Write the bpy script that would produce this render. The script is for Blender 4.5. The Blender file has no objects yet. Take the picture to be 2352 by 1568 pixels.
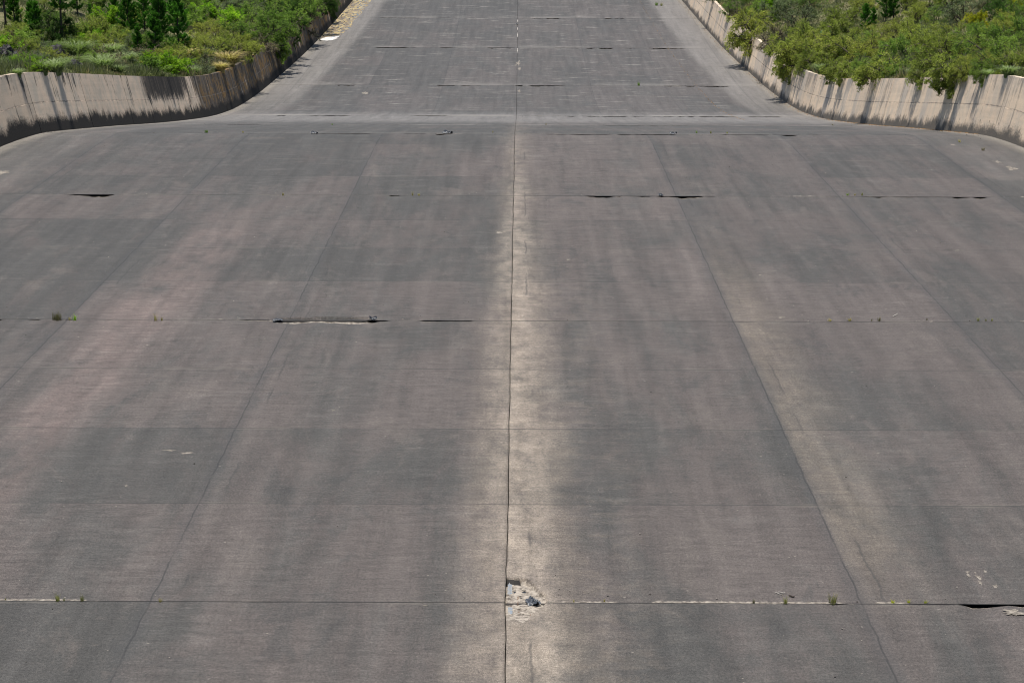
import bpy, math, random
import numpy as np
from mathutils import Matrix, Vector, noise as mn

random.seed(7)
RNG = np.random.default_rng(11)
scene = bpy.context.scene
COL = scene.collection

# ------------------------------------------------------------------ camera
F = 5000.0                      # focal length in pixels of a 2352-wide picture
PITCH, YAW, ROLL = math.radians(15.5), 0.0031, 0.0024
CAM = Vector((0.33, 0.0, 46.0))
fw = Vector((-math.sin(YAW) * math.cos(PITCH), math.cos(YAW) * math.cos(PITCH), -math.sin(PITCH)))
rt0 = fw.cross(Vector((0, 0, 1))).normalized()
up0 = rt0.cross(fw).normalized()
rt = (rt0 * math.cos(ROLL) + up0 * math.sin(ROLL)).normalized()
up = rt.cross(fw).normalized()
cd = bpy.data.cameras.new('camera')
cd.lens = F / 2352 * 36.0
cd.sensor_width = 36.0
cd.clip_start, cd.clip_end = 0.5, 6000
cam = bpy.data.objects.new('camera', cd)
cam.matrix_world = Matrix(((rt.x, up.x, -fw.x, CAM.x), (rt.y, up.y, -fw.y, CAM.y),
                           (rt.z, up.z, -fw.z, CAM.z), (0, 0, 0, 1)))
COL.objects.link(cam)
scene.camera = cam

# ------------------------------------------------------------------ light
SUN = Vector((-0.065, 0.06, 1.0)).normalized()       # direction towards the sun
sl = bpy.data.lights.new('sun', 'SUN')
sl.energy, sl.angle, sl.color = 5.0, math.radians(0.5), (1.0, 0.945, 0.865)
so = bpy.data.objects.new('sun', sl)
so.rotation_euler = SUN.to_track_quat('Z', 'Y').to_euler()
so.location = (0, 200, 150)
COL.objects.link(so)
world = bpy.data.worlds.new('World')
scene.world = world
world.use_nodes = True
wn = world.node_tree
sky = wn.nodes.new('ShaderNodeTexSky')
sky.sky_type = 'NISHITA'
sky.sun_disc = False
sky.sun_elevation = math.asin(SUN.z)
sky.sun_rotation = math.atan2(SUN.x, SUN.y)
wn.nodes['Background'].inputs[1].default_value = 0.11
wn.links.new(sky.outputs[0], wn.nodes['Background'].inputs[0])
scene.view_settings.view_transform = 'Standard'
scene.view_settings.look = 'None'
scene.view_settings.exposure = 0.3
scene.view_settings.gamma = 1.0
scene.cycles.filter_width = 1.05

# ------------------------------------------------------------------ the shape of the place
def profile():
    D = np.array([-40, 20, 50, 61.2, 98, 134, 150, 159, 164, 170, 190, 215, 240, 256, 270, 296, 338, 373, 397, 430, 470, 560, 700, 900.])
    yp = np.array([0, 0, 0, 0, 0, 0, 0, 0, 308.5, 303, 293.5, 285, 275, 266, 247, 195, 110, 42, 0, -46, -91, -161, -231, -290.])
    pl = D < 160                                              # the near slab is one plane
    s = 5000 * 10 / np.where(D > 1, D, 1)
    y = np.where(pl, 450 + (s - 374) / 0.4748, yp)
    yc = (784 - y) / F * D
    d0, d1 = 61.2, 134.0
    i0, i1 = list(D).index(61.2), list(D).index(134)
    k = (yc[i1] - yc[i0]) / (d1 - d0)
    yc = np.where(pl, yc[i0] + k * (D - d0), yc)
    c, s_ = math.cos(PITCH), math.sin(PITCH)
    Y = D * c + yc * s_
    Z = -D * s_ + yc * c + CAM.z
    g = np.arange(-40, 900, 0.5)
    z = np.interp(g, Y, Z)
    ker = np.exp(-0.5 * (np.arange(-12, 13) / 5.0) ** 2); ker /= ker.sum()
    z1 = np.convolve(np.pad(z, 12, mode='reflect', reflect_type='odd'), ker, 'valid')
    ker = np.exp(-0.5 * (np.arange(-60, 61) / 20.0) ** 2); ker /= ker.sum()
    z2 = np.convolve(np.pad(z, 60, mode='reflect', reflect_type='odd'), ker, 'valid')
    w = np.clip((g - 195) / 30, 0, 1)
    return g, z1 * (1 - w) + z2 * w, lambda d: float(np.interp(d, D, Y))
PG, PZ, YofD = profile()
def fz(Y): return np.interp(Y, PG, PZ)
def hw(Y): return np.interp(Y, [-40, 60, 120, 154, 160, 168, 180, 195, 215, 255, 300, 345, 400, 700], [48, 43, 38.6, 36.6, 36.0, 35.5, 35.6, 35.8, 35.2, 34.6, 33.3, 31.7, 29.9, 28])
WH, BAT, WT = 4.6, 0.24, 0.45
def bank(side, X, Y):
    X, Y = np.asarray(X, float), np.asarray(Y, float)
    d = np.abs(X) - (hw(Y) + BAT * WH + WT)
    base = fz(Y) + WH - 0.12
    und = 0.5 * np.sin(X * 0.21 + Y * 0.13) + 0.35 * np.sin(Y * 0.37 - X * 0.16) + 0.2 * np.sin(X * 0.9 + 1.3) * np.sin(Y * 0.8)
    dd = np.clip(d, 0, None)
    k = np.clip(dd / 5, 0, 1)
    if side < 0:
        rise = 0.09 * dd + 0.0011 * np.clip(dd - 30, 0, 150) ** 2
    else:
        rise = 0.24 * dd + 0.0007 * np.clip(dd - 40, 0, 150) ** 2
    rise = np.minimum(rise, 60 + 0.02 * dd)
    return base + k * und + rise
def ray(px, py):
    v = fw * F + rt * (px - 1176) - up * (py - 784)
    return v.normalized()
def hit(px, py, f):
    v = ray(px, py)
    t0 = 20.0
    for t in np.arange(20, 1500, 0.5):
        p = CAM + v * t
        if p.z < f(p.x, p.y):
            a, b = t - 0.5, t
            for _ in range(20):
                m = (a + b) / 2; q = CAM + v * m
                if q.z < f(q.x, q.y): b = m
                else: a = m
            return CAM + v * b
    return CAM + v * 1500
def on_floor(px, py): return hit(px, py, lambda x, y: float(fz(y)))
def on_bank(px, py):
    s = -1 if px < 1180 else 1
    def f(x, y):
        d = abs(x) - float(hw(y) + BAT * WH + WT)
        return float(bank(s, x, y)) if d > -0.3 else -1e3
    return hit(px, py, f)
def depth(p): return (p - CAM).dot(fw)

# ------------------------------------------------------------------ helpers
def tag(o, label=None, cat=None, group=None, kind=None):
    if label: o['label'] = label
    if cat: o['category'] = cat
    if group: o['group'] = group
    if kind: o['kind'] = kind
    return o
def mesh_obj(name, V, faces, mat=None, parent=None, smooth=False):
    me = bpy.data.meshes.new(name)
    V = np.asarray(V, dtype=np.float32).reshape(-1, 3)
    if isinstance(faces, np.ndarray):
        n, k = faces.shape
        me.vertices.add(len(V)); me.vertices.foreach_set('co', V.ravel())
        me.loops.add(n * k); me.loops.foreach_set('vertex_index', faces.astype(np.int32).ravel())
        me.polygons.add(n); me.polygons.foreach_set('loop_start', np.arange(0, n * k, k, dtype=np.int32))
        me.update(calc_edges=True)
    else:
        me.from_pydata(V.tolist(), [], faces); me.update()
    if smooth: me.polygons.foreach_set('use_smooth', [True] * len(me.polygons))
    o = bpy.data.objects.new(name, me)
    COL.objects.link(o)
    if mat: me.materials.append(mat)
    if parent: o.parent = parent
    return o
def empty(name, loc, rz=0, sc=1.0):
    o = bpy.data.objects.new(name, None)
    o.empty_display_size = 0.3
    o.location = loc; o.rotation_euler = (0, 0, rz)
    o.scale = (sc, sc, sc) if not hasattr(sc, '__len__') else sc
    COL.objects.link(o)
    return o
def fattr(o, name, vals, domain='POINT'):
    a = o.data.attributes.new(name, 'FLOAT', domain)
    a.data.foreach_set('value', np.asarray(vals, dtype=np.float32).ravel())
def tube(path, radii, n=6):
    """open tapered tube along a path: verts, quads"""
    P = [Vector(p) for p in path]; V = []; Fc = []
    for i, p in enumerate(P):
        t = (P[min(i + 1, len(P) - 1)] - P[max(i - 1, 0)]).normalized()
        a = t.orthogonal().normalized(); b = t.cross(a)
        for k in range(n):
            an = 2 * math.pi * k / n
            V.append(p + (a * math.cos(an) + b * math.sin(an)) * radii[i])
    for i in range(len(P) - 1):
        for k in range(n):
            Fc.append((i * n + k, i * n + (k + 1) % n, (i + 1) * n + (k + 1) % n, (i + 1) * n + k))
    return V, Fc
class MB:
    def __init__(s): s.V = []; s.F = []
    def add(s, V, Fc):
        o = len(s.V); s.V += [tuple(v) for v in V]; s.F += [tuple(i + o for i in f) for f in Fc]
    def build(s, name, mat, parent=None, smooth=False): return mesh_obj(name, s.V, s.F, mat, parent, smooth)

# node helper -----------------------------------------------------------
class NT:
    def __init__(s, name):
        s.m = bpy.data.materials.new(name); s.m.use_nodes = True
        s.t = s.m.node_tree; s.n = s.t.nodes; s.l = s.t.links
        s.b = s.n['Principled BSDF']; s.out = s.n['Material Output']
    def put(s, sock, v):
        if hasattr(v, 'node'): s.l.new(v, sock)
        else: sock.default_value = v
    def math(s, op, a, b=0.0, c=None, clamp=False):
        n = s.n.new('ShaderNodeMath'); n.operation = op; n.use_clamp = clamp
        s.put(n.inputs[0], a); s.put(n.inputs[1], b)
        if c is not None: s.put(n.inputs[2], c)
        return n.outputs[0]
    def mul(s, a, b): return s.math('MULTIPLY', a, b)
    def add(s, a, b): return s.math('ADD', a, b)
    def sub(s, a, b): return s.math('SUBTRACT', a, b)
    def ss(s, v, a, b, lo=0.0, hi=1.0):
        n = s.n.new('ShaderNodeMapRange'); n.interpolation_type = 'SMOOTHSTEP'
        s.put(n.inputs[0], v); s.put(n.inputs[1], a); s.put(n.inputs[2], b); s.put(n.inputs[3], lo); s.put(n.inputs[4], hi)
        return n.outputs[0]
    def lin(s, v, a, b, lo=0.0, hi=1.0):
        n = s.n.new('ShaderNodeMapRange'); n.clamp = True
        s.put(n.inputs[0], v); s.put(n.inputs[1], a); s.put(n.inputs[2], b); s.put(n.inputs[3], lo); s.put(n.inputs[4], hi)
        return n.outputs[0]
    def xyz(s, x=0.0, y=0.0, z=0.0):
        n = s.n.new('ShaderNodeCombineXYZ')
        for i, v in enumerate((x, y, z)): s.put(n.inputs[i], v)
        return n.outputs[0]
    def noise(s, vec, scale=1.0, det=3.0, rough=0.55, dist=0.0, color=False):
        n = s.n.new('ShaderNodeTexNoise')
        s.put(n.inputs['Vector'], vec); n.inputs['Scale'].default_value = scale
        n.inputs['Detail'].default_value = det; n.inputs['Roughness'].default_value = rough; n.inputs['Distortion'].default_value = dist
        return n.outputs[1] if color else n.outputs[0]
    def mix(s, f, a, b, mode='MIX'):
        n = s.n.new('ShaderNodeMix'); n.data_type = 'RGBA'; n.blend_type = mode
        s.put(n.inputs[0], f)
        for i, v in ((6, a), (7, b)):
            if not hasattr(v, 'node'): v = (*v, 1.0) if len(v) == 3 else v
            s.put(n.inputs[i], v)
        return n.outputs[2]
    def grey(s, v): return s.xyz(v, v, v)
    def attr(s, name):
        n = s.n.new('ShaderNodeAttribute'); n.attribute_name = name
        return n.outputs['Fac']
    def pos(s):
        n = s.n.new('ShaderNodeTexCoord'); m = s.n.new('ShaderNodeSeparateXYZ')
        s.l.new(n.outputs['Object'], m.inputs[0])
        return n.outputs['Object'], m.outputs[0], m.outputs[1], m.outputs[2]
    def wpos(s):
        n = s.n.new('ShaderNodeNewGeometry'); m = s.n.new('ShaderNodeSeparateXYZ')
        s.l.new(n.outputs['Position'], m.inputs[0])
        return n.outputs['Position'], m.outputs[0], m.outputs[1], m.outputs[2]
    def orand(s): return s.n.new('ShaderNodeObjectInfo').outputs['Random']
    def bump(s, h, strength, dist):
        n = s.n.new('ShaderNodeBump'); n.inputs['Strength'].default_value = strength; n.inputs['Distance'].default_value = dist
        s.put(n.inputs['Height'], h); s.l.new(n.outputs[0], s.b.inputs['Normal'])
    def done(s, col, rough=0.85, spec=0.3):
        s.put(s.b.inputs['Base Color'], col); s.put(s.b.inputs['Roughness'], rough)
        s.b.inputs['Specular IOR Level'].default_value = spec
        return s.m

# ------------------------------------------------------------------ spillway floor
MAJ = [YofD(d) for d in (24.5, 61.2, 98.2, 134.3, 163.5, 205, 256, 296, 338, 373, 407, 444)]
JY = [on_floor(1180, y).y for y in (1383, 736.5, 449.5, 308.2)] + [on_floor(1180, 287.5).y, on_floor(1180, 266.5).y] + \
     [on_floor(1180, y).y for y in (196.5, 110, 42)]
MAJ = [JY[0] - 37] + JY + [JY[-1] + 38, JY[-1] + 76]
GAPS = {1: [(2236, 2420, 11), (2100, 2236, 2.2), (1800, 1980, 1.6), (560, 700, 1.0)],
        2: [(556, 925, 2.2), (975, 1108, 2.6), (-60, 24, 10), (75, 110, 2), (140, 190, 2), (238, 275, 1.3), (566, 640, 2.6), (640, 862, 3.2), (858, 918, 7.0), (980, 1102, 2.0), (1690, 1760, 1.0)],
        3: [(1345, 1660, 1.9), (1985, 2290, 1.1), (160, 274, 4.6), (903, 950, 2.6), (1352, 1444, 4.4), (1444, 1478, 1.5), (1474, 1516, 3.4), (1546, 1654, 5.2), (1990, 2036, 2.6), (2060, 2112, 1.6), (2196, 2276, 3.6)],
        4: [(716, 868, 1.7), (935, 985, 1.5), (1005, 1055, 3.4), (1246, 1420, 1.6), (1420, 1560, 2.2), (1660, 1780, 1.5), (1780, 1845, 3.8), (1845, 1910, 1.6)],
        5: [(520, 640, 1.3), (1150, 1190, 1.2), (1380, 1600, 1.0)],
        6: [(700, 812, 1.6), (955, 1034, 2.2), (1190, 1300, 1.0), (1300, 1450, 2.2), (1450, 1560, 1.4), (1560, 1600, 2.4), (1600, 1700, 1.6), (1720, 1800, 1.6), (640, 662, 2.0)],
        7: [(744, 822, 3.6), (1060, 1110, 1.4), (1186, 1204, 4.4), (1210, 1304, 3.4), (1524, 1692, 2.6), (1005, 1050, 1.8)],
        8: [(860, 960, 1.8), (1120, 1188, 2.8), (1270, 1345, 1.6), (1345, 1412, 3.4), (1420, 1580, 2.6), (1010, 1050, 1.6)],
        9: [(872, 960, 1.6), (1220, 1290, 2.0), (1385, 1436, 1.8), (1000, 1040, 1.2)]}
def n1(x, seed, sc=1.0): return mn.noise((x * sc, seed * 7.31, 0.5))
HOLE = [(425, 205), (560, 205), (640, 212), (720, 230), (780, 300), (850, 385), (920, 440), (940, 500), (840, 590), (760, 640), (690, 740), (600, 775), (520, 730), (430, 745), (425, 745)]
HOLE = [(1091 + x * .1761, 1292 + y * .1761) for x, y in HOLE]
HOLEW = [on_floor(x, y) for x, y in HOLE]
HOLEW = np.array([(max(p.x, -0.05) if i not in (0, len(HOLEW) - 1) else -0.1, p.y) for i, p in enumerate(HOLEW)])
def inside(px, py, poly):
    r = np.zeros(px.shape, bool); j = len(poly) - 1
    for i in range(len(poly)):
        xi, yi = poly[i]; xj, yj = poly[j]
        c = ((yi > py) != (yj > py)) & (px < (xj - xi) * (py - yi) / (yj - yi + 1e-12) + xi)
        r ^= c; j = i
    return r
def floor_half(side):
    xs = list(np.arange(0.014, 1.5, 0.045)) if side > 0 else list(np.arange(0.012, 1.0, 0.1))
    xs += list(np.arange(xs[-1] + 0.2, 38.2, 0.2)) + list(np.arange(38.5, 52, 1.0))
    xs = np.array(xs) * side
    if side > 0: pass
    rows = []      # (Y array over columns, dz array, spall array, tj, painted gap shade flag)
    C = len(xs)
    one = np.ones(C)
    cen = np.array([0.012 * n1(y, 3, .7) for y in range(3)])
    for j in range(len(MAJ) - 1):
        y0, y1 = MAJ[j], MAJ[j + 1]
        def gap(jj):
            w = np.full(C, 0.004)
            Dj = MAJ[jj]
            for (a, b, t) in GAPS.get(jj, []):
                dpt = (Vector((0, MAJ[jj], float(fz(MAJ[jj])))) - CAM).dot(fw)
                A, B = (a - 1190) * dpt / F, (b - 1190) * dpt / F
                u = (xs - A) / (B - A)
                m = np.clip(np.minimum(u, 1 - u) * 9, 0, 1) * ((u > 0) & (u < 1))
                ir = np.array([0.62 + 0.9 * n1(x, jj, .9) + 0.35 * n1(x, jj + 40, 5.0) for x in xs])
                w = np.maximum(w, m * np.clip(ir, 0.08, 1.2) * t * dpt / F * {1: .8, 2: .85, 3: 1.15}.get(jj, .8))
            return w
        g0, g1 = (gap(j), gap(j + 1)) if j > 0 else (np.full(C, .004), gap(1))
        sp0 = np.array([0.30 + 0.75 * n1(x, j + 11, 0.45) + 0.35 * n1(x, j + 70, 3.1) for x in xs])
        sp1 = np.array([0.30 + 0.75 * n1(x, j + 31, 0.55) + 0.35 * n1(x, j + 90, 3.1) for x in xs])
        wid0 = np.clip(np.array([0.5 + 0.9 * n1(x, j + 51, 0.3) for x in xs]), 0.05, 1.4)
        L = y1 - y0
        offs = [0, .04, .1, .2, .35, .55, .8, 1.2, 2.0] + list(np.arange(3, L - 3, 1.0)) + [L - 2.0, L - 1.2, L - .8, L - .55, L - .35, L - .2, L - .1, L - .04, L]
        offs = set(round(o, 3) for o in offs)
        if j == 2: offs |= set(round(o, 3) for o in np.arange(0, .9, 0.06))
        if j == 1: offs |= set(round(L - o, 3) for o in np.arange(0, .9, 0.06))
        if j == 1: offs |= set(round(o, 3) for o in np.arange(0, 3.6, 0.05))
        if j == 0: offs |= set(round(L - o, 3) for o in np.arange(0, 3.6, 0.05))
        offs = sorted(offs)
        if j in (1, 2):
            dpt = (Vector((0, MAJ[j], float(fz(MAJ[j])))) - CAM).dot(fw); pxs = xs * F / dpt + 1190
            def span(a, b, e=30): return np.clip(np.minimum(pxs - a, b - pxs) / e, 0, 1)
            if j == 1:
                sp0 = np.maximum(sp0 * .5, .8 * np.maximum.reduce([span(1235, 1470), span(1500, 1990), span(-40, 250), span(2010, 2140)])); wid0 = np.where(sp0 > .3, .34 + .16 * np.array([n1(x, 61, .5) for x in xs]), wid0)
            else:
                sp0 = np.maximum(sp0, 1.3 * span(636, 868, 12)); wid0 = np.where(span(630, 875) > 0, .42 + .3 * np.array([n1(x, 62, 1.6) for x in xs]), wid0)
        rub = np.zeros(C)
        if j in (1, 2):
            jj = j + 1 if j == 1 else j
            dpt = (Vector((0, MAJ[2], float(fz(MAJ[2])))) - CAM).dot(fw); pxs2 = xs * F / dpt + 1190
            rub = np.clip(np.minimum(pxs2 - 640, 866 - pxs2) / 14, 0, 1)
        def holedep(Y, o):
            wx = xs + 0.05 * np.array([n1(x, 77, 7) for x in xs]) + .03 * n1(o, 79, 5); wy = Y + 0.10 * np.array([n1(x + o * 3, 78, 5) for x in xs])
            ins = inside(wx, wy, HOLEW)
            dfar = HOLEW[:, 1].max() - Y
            dep = 0.05 + 0.09 * np.clip(1 - dfar / 2.4, 0, 1) + 0.05 * np.array([mn.noise((x * 5, y * 3, 1)) + .5 * mn.noise((x * 14, y * 9, 4)) for x, y in zip(xs, Y)])
            dep = np.maximum(dep * np.clip((Y - HOLEW[:, 1].min()) / 0.9, 0.15, 1), .012)
            slot = ins & (xs < .40) & (xs > 0) & (Y > HOLEW[:, 1].max() - .26)
            return ins, np.where(slot, .45, dep)
        e0 = np.array([0.02 + 0.03 * n1(x, j + 5, 2.0) for x in xs])
        for o in offs:
            Y = one * (y0 + o)
            dz = np.zeros(C); sp = np.zeros(C); slotf = np.zeros(C)
            # far end of this slab = near side of joint j+1: sunk below the next slab where the joint gapes
            r = (L - o)
            dz -= 1.05 * g1 * math.exp(-(r / 1.1) ** 2)
            k1 = np.clip(1 - r / np.maximum(0.12 + 2.0 * g1, 0.05), 0, 1)
            sp = np.maximum(sp, k1 * np.clip(sp1 + 4 * g1, 0, 1))
            k0 = np.clip(1.25 - o / (wid0 + .02), 0, 1)
            sp = np.maximum(sp, k0 * np.clip(sp0, 0, 1) * 0.75)
            if rub.any():
                rr = o if j == 2 else r
                rw = .5 + .28 * np.array([n1(x, 63 + j, 1.3) for x in xs])
                k = rub * np.clip(1.2 - rr / rw, 0, 1)
                dz -= rub * np.clip((rw * 1.2 - rr) / .10, 0, 1) * ((.20 if j == 2 else .07) + .08 * np.array([n1(x * 5, rr * 4 + j, 1) for x in xs]))
                sp = np.where(k > 0, np.clip(k * 2, 0, (.56 if j == 2 else .60)), sp)
            if o == L:
                Y = Y - 0.01 - 0.9 * g1 * np.clip(0.6 + np.array([n1(x, j + 20, 5) for x in xs]), 0, 2)
            if o == 0: Y = Y + 0.004 + 0.10 * np.clip(np.array([n1(x, j + 25, 1.5) for x in xs]), 0, 1) * (g0 > 0.02)
            if side > 0:   # broken corner by the centre joint
                ins, dep = holedep(Y, o)
                dz = np.where(ins, -dep, dz)
                sp = np.where(ins, 0.8 + .2 * (dep > .08), sp)
                slotf = one * (ins & (dep > .3))  # slot whose overhang shade is painted in as dark colour
            rows.append((Y, fz(Y) + dz, sp * (1 - slotf), one * (4 * j + 4 * o / L), slotf))
        # cavity under the lip of the next slab
        Yf = one * y1
        cav = np.clip(g1 * 6, 0.01, 0.8)
        lastY = rows[-1][0]
        z1 = rows[-1][1]
        zt = fz(Yf)
        if side > 0 and j in (0, 1):
            ins, dep = holedep(Yf, 0)
            zt = np.where(ins, zt - dep - .03, zt); g1 = np.where(ins, .001, g1)
        rows.append((lastY, z1 - 0.35, one * 0, one * (4 * j + 4), 1))
        rows.append((Yf + cav, z1 - 0.35, one * 0, one * (4 * j + 4), 1))
        rows.append((Yf + cav, fz(Yf + cav) - 0.03, one * 0, one * (4 * j + 4), 1))
        rows.append((Yf + .004, zt - 0.022, one * 0, one * (4 * j + 4), 1))
    R = len(rows)
    Yg = np.array([r[0] for r in rows]); Zg = np.array([r[1] for r in rows])
    Xg = np.tile(xs, (R, 1))
    # the centre joint wanders a little
    wob = np.array([0.03 * n1(float(y), 9, 0.35) + 0.02 * n1(float(y), 19, 1.5) for y in Yg[:, 0]])
    Xg[:, 0] += wob if side < 0 else wob
    if side < 0: Zg[:, :] -= 0.0
    sp = np.array([r[2] for r in rows]); tj = np.array([r[3] for r in rows]); jf = np.array([one * r[4] for r in rows])
    V = np.stack([Xg, Yg, Zg], -1).reshape(-1, 3)
    # a vertical skirt down the centre joint
    sk = np.stack([Xg[:, 0], Yg[:, 0], Zg[:, 0] - 0.4], -1)
    i, jx = np.meshgrid(np.arange(R - 1), np.arange(C - 1), indexing='ij')
    a = (i * C + jx).ravel(); b = a + 1; c = a + C + 1; d = a + C
    f = np.stack([a, b, c, d], 1) if side > 0 else np.stack([a, d, c, b], 1)
    o = len(V); k = np.arange(R - 1)
    f2 = np.stack([k * C, (k + 1) * C, o + k + 1, o + k], 1)
    if side < 0: f2 = f2[:, ::-1]
    V = np.concatenate([V, sk]); f = np.concatenate([f, f2])
    ed = (hw(Yg) - np.abs(Xg)).ravel()
    at = lambda A, fill: np.concatenate([A.ravel(), np.full(R, fill)])
    return V, f, at(sp, 0), at(tj, .5), at(ed, 30), at(jf, 1)

def floor_material():
    t = NT('weathered_concrete_floor')
    P, X, Y, Z = t.pos()
    xy = t.xyz(X, Y, 0.0)
    big = t.noise(t.xyz(t.mul(X, .2), t.mul(Y, .05), 0.0), 1, 9, .70, .5)
    big2 = t.noise(t.xyz(t.mul(X, .42), t.mul(Y, .14), 5.0), 1, 9, .72, .6)
    stX = t.noise(t.xyz(t.mul(X, .8), t.mul(Y, 3.2), 0.0), 1, 7, .78)
    stX2 = t.noise(t.xyz(t.mul(X, .22), t.mul(Y, .62), 3.0), 1, 7, .74)
    stY = t.noise(t.xyz(t.mul(X, 1.3), t.mul(Y, .06), 0.0), 1, 4, .6, .3)
    grain = t.noise(t.xyz(X, t.mul(Y, .7), 0.0), 13, 3, .85)
    grain2 = t.noise(xy, 38, 2, .7)
    blot = t.noise(xy, 0.9, 5, .65, .6)
    # each cast bay has its own tone
    bx = t.math('FLOOR', t.math('DIVIDE', t.add(X, 60.0), 10.0)); by = t.math('FLOOR', t.attr('tj'))
    bxh = t.math('FLOOR', t.math('DIVIDE', t.add(X, 60.0), 5.0)); by4 = t.math('FLOOR', t.math('DIVIDE', t.attr('tj'), 4.0))
    def white(v):
        n = t.n.new('ShaderNodeTexWhiteNoise'); n.noise_dimensions = '3D'; t.put(n.inputs[0], v); return n.outputs[0]
    bay = t.add(t.mul(white(t.xyz(bx, by, 1.0)), .5), t.mul(white(t.xyz(bx, by4, 3.0)), .5))
    bigb = t.add(t.add(big, t.mul(t.sub(bay, .5), .30)), t.mul(t.math('MAXIMUM', t.math('MINIMUM', X, 16.0), -16.0), .0035))
    col = t.mix(t.ss(bigb, .40, .62), (.0560, .0535, .0490), (.0790, .0675, .0610))
    col = t.mix(t.mul(t.ss(big2, .53, .66), .6), col, (.096, .083, .073))
    col = t.mix(t.mul(t.ss(big2, .45, .36), .5), col, (.046, .0450, .0425))
    col = t.mix(1.0, col, t.grey(t.add(.90, t.mul(bay, .20))), 'MULTIPLY')
    # pinkish lane left of the axis
    def band(cx, w0, soft, yA, yB, sc, seed, drift=0.0):
        wob = t.mul(t.sub(t.noise(t.xyz(t.mul(Y, sc), seed, 0.0), 1, 3, .6), .5), 2.6 * w0)
        dx = t.math('ABSOLUTE', t.sub(t.add(X, wob), t.add(cx, t.mul(t.sub(Y, 90.0), drift))))
        m = t.ss(dx, w0 + soft, max(w0 - soft * .6, 0))
        ym = t.mul(t.ss(Y, yA, yA + 10), t.ss(Y, yB, yB - 25))
        brk = t.lin(t.noise(t.xyz(t.mul(X, .5), t.mul(Y, .16), seed), 1, 4, .65), .32, .62)
        return t.mul(t.mul(m, ym), brk)
    col = t.mix(t.mul(band(-16.9, 1.4, 1.2, 52, 135, .05, 4.0, .012), .62), col, (.150, .115, .102))
    lw = t.mul(t.sub(t.noise(t.xyz(t.mul(Y, .09), 8.0, t.mul(X, .15)), 1, 5, .65), .5), 3.2)
    lb = t.mul(t.ss(t.add(X, t.mul(t.sub(grain, .5), .25)), 9.98, 10.12), t.ss(X, t.add(13.2, lw), t.add(10.6, lw)))
    lb = t.mul(t.mul(lb, t.mul(t.ss(Y, 54, 64), t.ss(Y, 122, 96))), t.lin(t.noise(t.xyz(t.mul(X, 1.1), t.mul(Y, .45), 6.0), 1, 7, .74), .34, .60, .25, 1.0))
    col = t.mix(t.mul(lb, .72), col, (.138, .116, .092))
    col = t.mix(t.mul(band(9.2, .8, .9, 95, 160, .06, 9.0, -.01), .4), col, (.118, .098, .088))
    # the pale wash right of the centre joint, weaker on its left
    wob = t.sub(t.noise(t.xyz(t.mul(Y, .11), 2.0, t.mul(X, .1)), 1, 4, .6), .5)
    reach = t.add(t.lin(Y, 54, 150, 2.0, .85), t.mul(wob, 2.4))
    right = t.mul(t.ss(X, t.add(reach, 1.0), t.sub(reach, 1.7)), t.math('GREATER_THAN', X, 0.0))
    left = t.mul(t.ss(X, t.sub(t.mul(reach, -.8), .5), 0.15), t.math('LESS_THAN', X, 0.0))
    yfade = t.lin(Y, 100, 175, 1.0, .38)
    yfade = t.mul(yfade, t.ss(Y, 262, 235))
    pale = t.mul(t.add(t.mul(right, .95), t.mul(left, .68)), yfade)
    pale = t.mul(pale, t.lin(t.noise(t.xyz(t.mul(X, 1.2), t.mul(Y, .5), 1.0), 1, 6, .72), .30, .62, .12, 1.0))
    col = t.mix(pale, col, (.290, .243, .192))
    wide = t.mul(t.ss(t.math('ABSOLUTE', t.sub(X, 1.4)), 4.5, .5), t.lin(Y, 50, 130, .6, .15))
    col = t.mix(t.mul(wide, t.ss(blot, .45, .7)), col, (.118, .098, .078))
    # grey-blue cast and pale scuffs farther down the chute
    far = t.ss(Y, 120, 260)
    col = t.mix(t.mul(far, .45), col, (.074, .072, .070))
    scuff = t.mul(t.ss(stX2, .545, .66), t.add(.12, t.mul(far, .75)))
    col = t.mix(scuff, col, (.170, .158, .143))
    sc2 = t.noise(t.xyz(t.mul(X, .8), t.mul(Y, 2.4), 13.0), 1, 7, .78)
    sc2m = t.mul(t.ss(sc2, .60, .70), t.ss(t.noise(t.xyz(t.mul(X, .12), t.mul(Y, .1), 14.0), 1, 3, .6), .42, .6))
    col = t.mix(t.mul(sc2m, .6), col, (.145, .128, .112))
    # paler worn margin along the walls
    edge = t.attr('edge')
    mar = t.mul(t.ss(t.add(edge, t.mul(t.sub(blot, .5), 2.0)), 6.8, 5.2), t.ss(Y, 235, 300, .2, .85))
    col = t.mix(t.mul(mar, .85), col, (.165, .154, .142))
    mar2 = t.ss(t.add(edge, t.mul(t.sub(blot, .5), 1.6)), 1.6, .2)
    col = t.mix(t.mul(mar2, .75), col, (.19, .172, .145))
    bendm = t.mul(t.mul(t.ss(Y, 208, 235), t.ss(Y, 262, 246)), t.lin(stX, .3, .7, .4, 1.0))
    col = t.mix(t.mul(bendm, .8), col, (.180, .170, .160))
    # rubbing and striation
    m = t.add(1.0, t.mul(t.sub(stX, .5), t.lin(bay, .2, .8, .55, 1.6)))
    stZ = t.noise(t.xyz(t.mul(X, 2.4), t.mul(Y, 7.0), 2.0), 1, 4, .75)
    m = t.mul(m, t.add(1.0, t.mul(t.sub(stZ, .5), .7)))
    m = t.mul(m, t.add(1.0, t.mul(t.sub(stY, .5), .9)))
    m = t.mul(m, t.add(1.0, t.mul(t.sub(grain, .5), 2.3)))
    m = t.mul(m, t.add(1.0, t.mul(t.sub(grain2, .5), 2.4)))
    m = t.mul(m, t.add(1.0, t.mul(t.sub(blot, .5), .35)))
    col = t.mix(1.0, col, t.grey(t.mul(m, .93)), 'MULTIPLY')
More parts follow.
